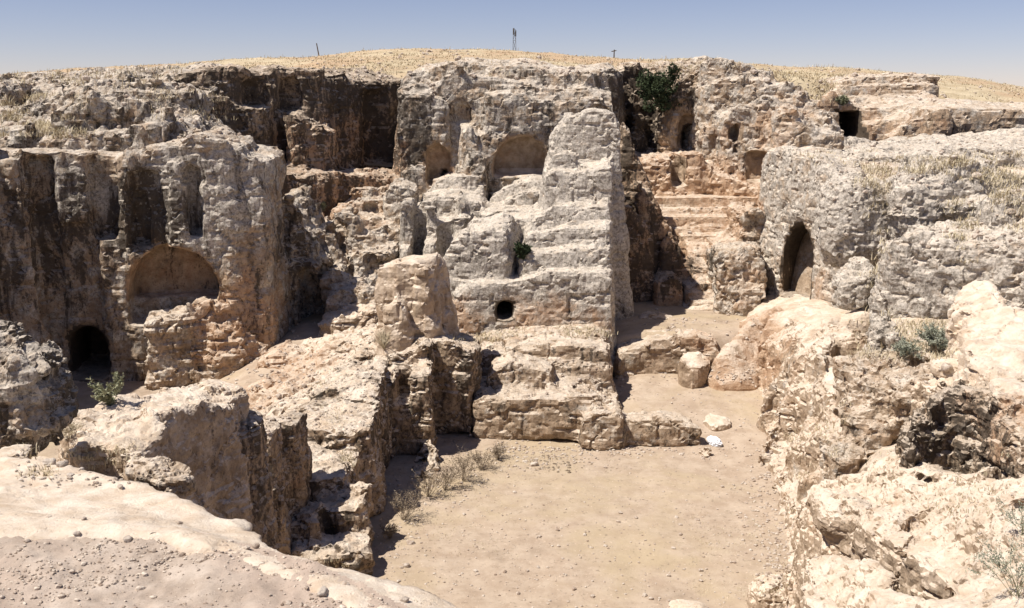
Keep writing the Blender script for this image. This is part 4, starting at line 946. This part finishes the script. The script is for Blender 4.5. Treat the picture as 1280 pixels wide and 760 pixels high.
class MB:
    def __init__(s): s.v = []; s.f = []
    def tri(s, a, b, c):
        n = len(s.v); s.v += [a, b, c]; s.f.append((n, n+1, n+2))
    def quad(s, a, b, c, d):
        n = len(s.v); s.v += [a, b, c, d]; s.f.append((n, n+1, n+2, n+3))
    def tube(s, a, b, ra, rb, k=3):
        a = Vector(a); b = Vector(b); d = (b-a).normalized() if (b-a).length > 1e-6 else Vector((0, 0, 1))
        u = d.orthogonal().normalized(); w = d.cross(u); n = len(s.v)
        for i in range(k):
            t = 2*math.pi*i/k; o = u*math.cos(t)+w*math.sin(t)
            s.v.append(tuple(a+o*ra)); s.v.append(tuple(b+o*rb))
        for i in range(k):
            j = (i+1) % k; s.f.append((n+2*i, n+2*j, n+2*j+1, n+2*i+1))
    def blade(s, p, h, w, lean, yaw):
        dx, dy = math.cos(yaw), math.sin(yaw); px, py = -dy*w, dx*w
        x, y, z = p; m = (x+dx*lean*.35, y+dy*lean*.35, z+h*.6); t = (x+dx*lean, y+dy*lean, z+h)
        n = len(s.v); s.v += [(x-px, y-py, z-.02), (x+px, y+py, z-.02), (m[0]+px*.7, m[1]+py*.7, m[2]), (m[0]-px*.7, m[1]-py*.7, m[2]), t]
        s.f += [(n, n+1, n+2, n+3), (n+3, n+2, n+4)]
    def leaf(s, p, d, ln, w):
        d = Vector(d).normalized(); u = d.orthogonal().normalized()
        u.rotate(__import__('mathutils').Quaternion(d, random.uniform(0, 6.28)))
        p = Vector(p); a = p+d*ln*.5+u*w; b = p+d*ln; c = p+d*ln*.5-u*w
        s.quad(tuple(p), tuple(a), tuple(b), tuple(c))
    def pebble(s, p, r, sz=.7, k=None):
        n = len(s.v); yaw = random.uniform(0, 6.28); st = random.uniform(.6, 1)
        for (a, b, c) in _OCT:
            q = random.uniform(.75, 1.25); x = a*r*q; y = b*r*q*st; z = c*r*sz*random.uniform(.7, 1.1)
            s.v.append((p[0]+x*math.cos(yaw)-y*math.sin(yaw), p[1]+x*math.sin(yaw)+y*math.cos(yaw), p[2]+z+r*sz*.3))
        s.f += [tuple(n+i for i in t) for t in _OCTF]
    def build(s, name, mat, parent=None, smooth=False, org=(0, 0, 0)):
        me = bpy.data.meshes.new(name)
        me.from_pydata([(a-org[0], b-org[1], c-org[2]) for a, b, c in s.v], [], s.f); me.materials.append(MAT[mat])
        if smooth: me.polygons.foreach_set('use_smooth', [True]*len(me.polygons))
        TRI[0] += sum(len(f)-2 for f in s.f)
        o = bpy.data.objects.new(name, me); link(o, parent)
        if parent is None: o.location = org
        return o
g = (1+5**.5)/2; _b = bmesh.new(); bmesh.ops.create_icosphere(_b, subdivisions=1, radius=1)
_OCT = [tuple(v.co) for v in _b.verts]; _OCTF = [tuple(v.index for v in f.verts) for f in _b.faces]; _b.free()

# dry grass on the hill
m = MB()
for i in range(30000):
    Y = 42.5+34*random.random()**1.3; X = random.uniform(-.56, .56)*Y
    d = float(gn(np.array([X*.22]), np.array([Y*.22]), np.array([3.0]))[0])
    if d < -.25 and random.random() < .7: continue
    z = float(hill_z(np.array([X]), np.array([Y]))[0]) if False else None
    m.v.append((X, Y, d))
pts = np.array(m.v); zz = hill_z(pts[:, 0], pts[:, 1]); m = MB()
for (X, Y, d), z in zip(pts, zz):
    h = random.uniform(.02, .09)
    for k in range(2): m.blade((X+random.uniform(-.15, .15), Y, float(z)), h, random.uniform(.012, .03), random.uniform(.02, .12), random.uniform(0, 6.28))
tag(m.build('hill_grass', 'dry_grass'), kind='stuff')
# taller wisps along the crest
m = MB()
for i in range(160):
    X = random.uniform(-34, 34); Y = random.uniform(66, 75); z = float(hill_z(np.array([X]), np.array([Y]))[0])
    for k in range(4): m.blade((X+random.uniform(-.2, .2), Y, z), random.uniform(.08, .28), .016, random.uniform(.03, .2), random.uniform(0, 6.28))
tag(m.build('crest_grass', 'pale_straw'), kind='stuff')

# dry grass in hollows and clefts: (column range, row range, tufts, height)
def grass_region(name, regs, mat, label=None):
    m = MB()
    for (x0, x1, y0, y1, n, h) in regs:
        for i in range(n):
            px = random.uniform(x0, x1); py = random.uniform(y0, y1)
            loc, nor, ob = onto(px, py)
            if loc is None or nor.z < .5 or loc.y > 80: continue
            if gn(np.array([loc.x*1.1]), np.array([loc.y*1.1]), np.array([loc.z]))[0] < -.12: continue
            for k in range(9):
                a = random.uniform(0, 6.28); r = random.uniform(0, .22)*loc.y/20
                m.blade((loc.x+r*math.cos(a), loc.y+r*math.sin(a), loc.z-.02), h*random.uniform(.2, .75), .002+loc.y*.00028, h*random.uniform(.1, .8), random.uniform(0, 6.28))
    return tag(m.build(name, mat), label, kind='stuff')
grass_region('dry_grass', [(0, 110, 118, 172, 1300, .26), (180, 300, 112, 150, 260, .2), (120, 240, 100, 130, 60, .15), (380, 620, 70, 105, 200, .2), (560, 640, 80, 110, 60, .2), (760, 960, 74, 92, 160, .2),
    (1075, 1115, 205, 300, 300, .24), (1085, 1115, 300, 400, 300, .28), (965, 1060, 88, 100, 60, .3), (0, 240, 84, 106, 200, .3), (1190, 1280, 190, 262, 750, .2), (1110, 1200, 196, 216, 160, .2), (1190, 1280, 262, 300, 200, .2), (1000, 1100, 180, 215, 100, .15), (1195, 1280, 300, 330, 80, .15), (1070, 1205, 400, 450, 420, .2),
    (640, 770, 408, 420, 200, .12), (560, 640, 405, 425, 160, .12), (30, 160, 556, 596, 320, .07), (985, 1060, 500, 600, 130, .14), (860, 990, 620, 745, 260, .06), (600, 780, 560, 590, 160, .06), (480, 640, 560, 700, 160, .07),
    (1020, 1060, 100, 135, 60, .3), (1080, 1280, 560, 600, 60, .08), (1160, 1280, 600, 640, 60, .08), (425, 440, 560, 580, 30, .1), (380, 440, 470, 530, 60, .1), (400, 450, 695, 722, 60, .04)], 'dry_grass')
grass_region('straw_litter', [(480, 960, 590, 755, 500, .035), (860, 990, 640, 740, 260, .05), (560, 700, 560, 620, 120, .05), (1090, 1280, 560, 610, 80, .05)], 'pale_straw')
print('grass', '%.1fs' % (time.time()-T0))

# ---- shrubs
def branchy(tw, lf, p, d, ln, r, depth, leafn, leafs, spread=.6, droop=0.0, k=3):
    p = Vector(p); d = Vector(d).normalized(); seg = 3; q = p.copy()
    for i in range(seg):
        nd = (d+Vector((random.gauss(0, .16), random.gauss(0, .16), random.gauss(0, .12)-droop))).normalized()
        e = q+nd*ln/seg; tw.tube(q, e, r*(1-i/seg*.5), r*(1-(i+1)/seg*.5), 3)
        if lf is not None and depth <= 1:
            for j in range(leafn):
                a = q.lerp(e, random.random()); v = (nd*.5+Vector((random.gauss(0, .8), random.gauss(0, .8), random.gauss(.1, .7))))
                lf.leaf(a, v, leafs*random.uniform(.6, 1.3), leafs*.22)
        q = e; d = nd
    if depth > 0:
        for j in range(k):
            v = (d+Vector((random.gauss(0, spread), random.gauss(0, spread), random.gauss(.05, spread*.7)))).normalized()
            branchy(tw, lf, p.lerp(q, random.uniform(.45, 1)), v, ln*random.uniform(.5, .8), r*.55, depth-1, leafn, leafs, spread, droop, k)
def shrub(name, label, cat, pos, h, w, stems, depth, leafn, leafs, lmat, tmat='dead_twig', spread=.6, droop=0, lean=(0, 0), rr=.006, k=3, group=None):
    root = bpy.data.objects.new(name, None); link(root); root.location = pos
    tw = MB(); lf = MB() if leafn else None
    for i in range(stems):
        a = random.uniform(0, 6.28); s = random.uniform(.1, 1)*w/h
        d = Vector((math.cos(a)*s+lean[0], math.sin(a)*s+lean[1], 1))
        branchy(tw, lf, (random.uniform(-.05, .05)*w, random.uniform(-.05, .05)*w, -.03), d, h*random.uniform(.45, .62), rr, depth, leafn, leafs, spread, droop, k)
    tw.build('stems', tmat, root)
    if lf is not None: lf.build('foliage', lmat, root)
    tag(root, label, cat, group); return root
def spot(px, py):
    loc, nor, ob = onto(px, py); return tuple(loc) if loc is not None else PZ(px, py, 0)
shrub('thistle_plant', 'pale grey-green thistle with upright stalks standing on the slab before the black doorway', 'plant', spot(138, 506), .50, .34, 8, 1, 16, .042, 'thistle_leaf', 'thistle_leaf', .35, 0, (0, 0), .006, 3)
shrub('sagebrush', 'rounded grey-green sagebrush between the squared boulder and the white whaleback rock', 'bush', spot(1172, 442), .62, .62, 26, 2, 7, .045, 'sage_leaf', 'dead_twig', .4, 0, (0, 0), .006)
shrub('sagebrush', 'lower straw-mixed sagebrush just left of the rounded one on the right slope', 'bush', spot(1130, 446), .36, .5, 14, 2, 4, .04, 'sage_leaf', 'pale_straw', .4, 0, (0, 0), .005)
shrub('straggly_bush', 'sparse grey-green twiggy bush at the lower right corner of the picture', 'bush', spot(1272, 742), .62, .5, 12, 2, 3, .022, 'sage_leaf', 'thistle_leaf', .45, 0, (-.2, 0), .0035)
shrub('straggly_bush', 'wispy grey-green bush on the right edge above the lower corner bush', 'bush', spot(1278, 668), .42, .3, 9, 2, 3, .022, 'sage_leaf', 'thistle_leaf', .45, 0, (-.1, 0), .0035)
shrub('straw_clump', 'grey straw clump growing at the foot of the cream wedge of rock', 'plant', spot(480, 434), .80, .55, 80, 0, 0, .03, 'pale_straw', 'pale_straw', .3, 0, (0, 0), .007)
shrub('dead_bush', 'tangled dead bush inside the dark cavernous hollow at the right', 'bush', spot(1196, 590), .40, .5, 14, 2, 0, .03, 'dead_twig', 'dead_twig', .6, 0, (0, 0), .004)
shrub('leafy_plant', 'small dark green plant in the cleft at the left side of the central block', 'plant', spot(652, 322), .55, .25, 6, 1, 12, .11, 'green_leaf', 'bark', .4, 0, (0, 0), .01)
shrub('leafy_plant', 'low green tuft on the orange ledges behind the dark pillar', 'plant', spot(404, 262), .28, .4, 8, 1, 8, .09, 'thistle_leaf', 'bark', .4, 0, (0, 0), .01)
shrub('leafy_plant', 'olive bush at the head of the layered quarry terrace', 'plant', spot(1052, 130), .35, .5, 8, 1, 12, .14, 'thistle_leaf', 'bark', .4, 0, (0, 0), .02)
DB = [(506, 650, .8, 'tall bare twigs at the shaded foot of the ridge, nearest the camera'), (536, 622, .75, 'bare twiggy dead bush beside the small brown pillar under the notched ridge'), (556, 612, .8, 'tangled dead bush in front of the small brown pillar under the ridge'), (580, 602, .85, 'upright brushy dead bush at the ridge foot, its tip level with the dark recess'), (602, 588, .6, 'dense dead bush in the court corner left of the stepped brown ledge'), (622, 574, .5, 'last dead bush before the stepped brown ledge, half in shade'), (488, 672, .4, 'low dead bush in the black shadow at the near court corner')]
for i, (px, py, h, lb) in enumerate(DB):
    shrub('dead_bush', lb, 'bush', PZ(px, py, 0.0), h*.85, h*.6, 20, 2, 1, .035, 'dead_twig', 'dead_twig', .45, 0, (.1, 0), .005, 3, 'dead bushes along the left foot of the court')
for (px, py, h) in [(205, 552, .16), (150, 560, .14)]:
    pass
shrub('dead_bush', 'dry grey scrub between the dark left boulder and the long slab', 'bush', spot(84, 548), .28, .4, 18, 2, 2, .02, 'pale_straw', 'dead_twig', .5, 0, (0, 0), .003)
# the green shrub on the cliff
root = bpy.data.objects.new('green_shrub', None); link(root); root.location = P(822, 118, 39.4)
tw = MB(); lf = MB()
for i in range(16):
    a = random.uniform(0, 6.28); branchy(tw, None, (0, .5, -.3), (math.cos(a)*.9, math.sin(a)*.5-.3, random.uniform(.1, 1.1)), random.uniform(.6, .9), .03, 1, 0, 0, .5)
cl = [(random.gauss(0, .36), random.gauss(-.1, .3), random.gauss(.25, .34), random.uniform(.12, .26)) for i in range(40)]
for (x, y, z, r) in cl:
    if abs(x) > .72: continue
    for k in range(150):
        v = Vector((random.gauss(0, 1), random.gauss(0, 1), random.gauss(0, 1))).normalized()
        lf.leaf((x+v.x*r*random.uniform(.5, 1), y+v.y*r, z+v.z*r*random.uniform(.6, 1)), v+Vector((0, 0, -.2)), random.uniform(.06, .12), .028)
tw.build('branches', 'bark', root); lf.build('crown', 'green_leaf', root)
tag(root, 'dense dark green shrub growing out of the cliff top above the shaded recess', 'shrub')
print('shrubs', '%.1fs' % (time.time()-T0))

# ---- loose stones as stuff and as things
m = MB()
for i in range(20000):
    Y = random.uniform(2.6, 4.5); X = random.uniform(-2.6, .1)
    if X > np.interp(Y, [2.9, 3.35, 3.6, 3.8, 4.0, 4.2, 4.4], [-.08, -.33, -.65, -.93, -1.35, -2.2, -4.0]): continue
    if gn(np.array([X*2.2]), np.array([Y*2.2]), np.array([1.0]))[0] < -.1 and random.random() < .75: continue
    z = float(near_z(np.array([X]), np.array([Y]))[0]); r = random.choice([.0015, .002, .0025, .003, .004, .006, .008]) if random.random() < .975 else random.uniform(.009, .018)
    m.pebble((X, Y, z), r)
tag(m.build('path_gravel', 'grit'), kind='stuff')
m = MB()
for i in range(1500):
    loc, nor, ob = onto(random.uniform(470, 1000), random.uniform(470, 760))
    if loc is None or ob.name != 'court_floor': continue
    m.pebble(loc, random.choice([.01, .013, .02, .028]) if random.random() < .95 else .05)
for (cx, cy, n, sx, sy, r) in [(560, 600, 120, 40, 18, .035), (500, 670, 80, 14, 25, .03), (720, 563, 160, 55, 4, .035), (970, 560, 120, 12, 35, .04), (970, 690, 120, 12, 35, .035), (890, 472, 80, 50, 6, .04), (340, 470, 150, 45, 25, .05), (860, 404, 60, 30, 8, .05), (760, 480, 60, 12, 25, .04), (665, 578, 90, 32, 7, .03), (700, 575, 40, 20, 5, .03), (900, 480, 40, 40, 10, .03), (950, 620, 160, 18, 45, .035), (985, 720, 60, 14, 22, .03), (640, 560, 40, 20, 6, .04), (820, 565, 70, 60, 5, .035), (620, 700, 20, 30, 30, .02), (940, 470, 40, 30, 10, .04)]:
    for i in range(n):
        loc, nor, ob = onto(cx+random.gauss(0, sx), cy+random.gauss(0, sy))
        if loc is None or nor.z < .5: continue
        m.pebble(loc, r*random.uniform(.4, 1.3))
d = MB()
for i in range(110):
    loc, nor, ob = onto(random.gauss(692, 20), random.gauss(579, 5))
    if loc is not None and nor.z > .5: d.pebble(loc, random.uniform(.012, .045), .5)
tag(d.build('burnt_debris', 'dead_twig'), kind='stuff')
tag(m.build('court_gravel', 'pebble'), kind='stuff')
m = MB()
for (x0, x1, y0, y1, n, r) in [(300, 480, 400, 540, 260, .04), (1000, 1280, 170, 330, 380, .07), (1080, 1280, 560, 700, 300, .016), (0, 300, 60, 180, 300, .09), (380, 600, 62, 110, 160, .1), (640, 970, 68, 110, 200, .09), (960, 1280, 84, 130, 160, .1), (20, 250, 560, 610, 200, .012), (400, 500, 240, 400, 100, .06), (790, 960, 200, 420, 100, .05), (1090, 1220, 440, 480, 100, .02), (560, 770, 410, 500, 140, .04)]:
    for i in range(n):
        loc, nor, ob = onto(random.uniform(x0, x1), random.uniform(y0, y1))
        if loc is None or nor.z < .55: continue
        m.pebble(loc, r*random.uniform(.35, 1.2)*(1 if random.random() < .9 else 1.8))
tag(m.build('rubble', 'pebble'), kind='stuff')
def stone(name, label, px, py, r, mat='pebble', flat=.7, cat='stone', group=None):
    loc = spot(px, py); bm = bmesh.new(); bmesh.ops.create_icosphere(bm, subdivisions=3, radius=1)
    sd = random.uniform(0, 99); st = random.uniform(.65, .9)
    for v in bm.verts:
        c = v.co; n = float(gn(np.array([c.x*1.1+sd]), np.array([c.y*1.1]), np.array([c.z*1.1]))[0])+.35*float(gn(np.array([c.x*3+sd]), np.array([c.y*3]), np.array([c.z*3]))[0])
        q = 1+.32*n; mx = max(abs(c.x), abs(c.y), abs(c.z)); q *= .75+.25/mx*.8
        v.co = Vector((c.x*r*q, c.y*r*q*st, c.z*r*q*flat))
    me = bpy.data.meshes.new(name); bm.to_mesh(me); bm.free(); me.materials.append(MAT[mat])
    me.polygons.foreach_set('use_smooth', [True]*len(me.polygons))
    o = bpy.data.objects.new(name, me); link(o); o.location = (loc[0], loc[1], loc[2]+r*flat*.45); o.rotation_euler = (0, 0, random.uniform(0, 6.28))
    tag(o, label, cat, group); return o
G = 'loose stones on the path and rim'
for (px, py, r, lb) in [(404, 742, .022, 'largest pale stone resting where the cream lip meets the path'), (105, 650, .012, 'small dark stone alone on the cream lip at left'), (160, 676, .02, 'flat pale stone half buried in the left path'), (96, 668, .014, 'small pale stone at the left of the path edge'), (225, 655, .012, 'brown chip lying under the cream lip'), (320, 684, .016, 'small stone at the right end of the path edge'), (35, 678, .013, 'brown stone near the left end of the path')]:
    stone('loose_stone', lb, px, py, r, group=G)
for (px, py, r, lb) in [(668, 582, .09, 'pale stone in the dark debris patch at the court head'), (513, 680, .07, 'small pinkish stone beside the black corner shadow'), (508, 708, .06, 'pale pebble on the court near the foreground rim'), (806, 745, .05, 'flat white pebble at the bottom of the court'), (1184, 462, .10, 'round tan stone beside the flat white one on the right'), (62, 580, .03, 'left of two white stones on the grassy shelf by the slab'), (78, 583, .03, 'right of two white stones on the grassy shelf by the slab')]:
    stone('loose_stone', lb, px, py, r)
# white plastic bag
bm = bmesh.new(); bmesh.ops.create_icosphere(bm, subdivisions=4, radius=1)
for v in bm.verts:
    c = v.co; n = float(fbm(np.array([c.x*2.2]), np.array([c.y*2.2]), np.array([c.z*2.2]), 3)[0]); q = 1-.35*abs(n)
    v.co = Vector((c.x*.22*q, c.y*.15*q, c.z*.12*q+.02*c.x))
me = bpy.data.meshes.new('plastic_bag'); bm.to_mesh(me); bm.free(); me.materials.append(MAT['white_plastic'])
o = bpy.data.objects.new('plastic_bag', me); link(o); p = spot(893, 556); o.location = (p[0], p[1], p[2]+.08); o.rotation_euler = (0, .35, -.9)
tag(o, 'crumpled white plastic bag lying beside the squared pale stone in the court', 'bag')

# ---- lattice mast and posts on the skyline
def on_hill(px, Y):
    x = (px-640)/FPX*Y*1.0; return x, Y, float(hill_z(np.array([x]), np.array([float(Y)]))[0])
x, y, z = on_hill(643, 150); top = P(643, 37, 150)[2]; h = top-z
root = bpy.data.objects.new('lattice_mast', None); link(root); root.location = (x, y, z)
m = MB(); b = MB(); n = 7
for sx, sy in ((-1, -1), (1, -1), (1, 1), (-1, 1)): m.tube((sx*.35, sy*.35, 0), (sx*.16, sy*.16, h), .05, .04, 4)
for i in range(n):
    z0, z1 = h*i/n, h*(i+1)/n; w0 = .35-.19*i/n; w1 = .35-.19*(i+1)/n
    cs = [(-1, -1), (1, -1), (1, 1), (-1, 1)]
    for k in range(4):
        a, c = cs[k], cs[(k+1) % 4]; b.tube((a[0]*w0, a[1]*w0, z0), (c[0]*w1, c[1]*w1, z1), .03, .03); b.tube((a[0]*w1, a[1]*w1, z1), (c[0]*w1, c[1]*w1, z1), .03, .03)
m.build('corner_posts', 'steel', root); b.build('cross_bracing', 'steel', root)
a = MB(); a.tube((-.12, 0, h-.7), (-.12, 0, h+.2), .12, .12, 6); a.tube((.16, .1, h-.9), (.16, .1, h-.1), .10, .10, 6); a.build('antenna', 'steel', root)
tag(root, 'thin steel lattice mast with antennas standing on the hill skyline', 'mast')
for (px, py0, py1, Y, ln, lb) in [(406, 71, 54, 70, -.18, 'leaning thin post on the grassy skyline left of the mast'), (764, 74, 62, 70, .02, 'short thin post on the skyline right of the mast')]:
    x, y, z = on_hill(px, Y); t = P(px, py1, Y)[2]; m = MB(); m.tube((0, 0, -.3), (ln, 0, t-z), .05, .035, 5)
    if ln > 0: m.tube((-.16, 0, t-z-.12), (.16, 0, t-z-.06), .04, .04, 4)
    o = m.build('fence_post', 'bark'); o.location = (x, y, z); tag(o, lb, 'post')
print('TRIS', TRI[0], '%.1fs' % (time.time()-T0))
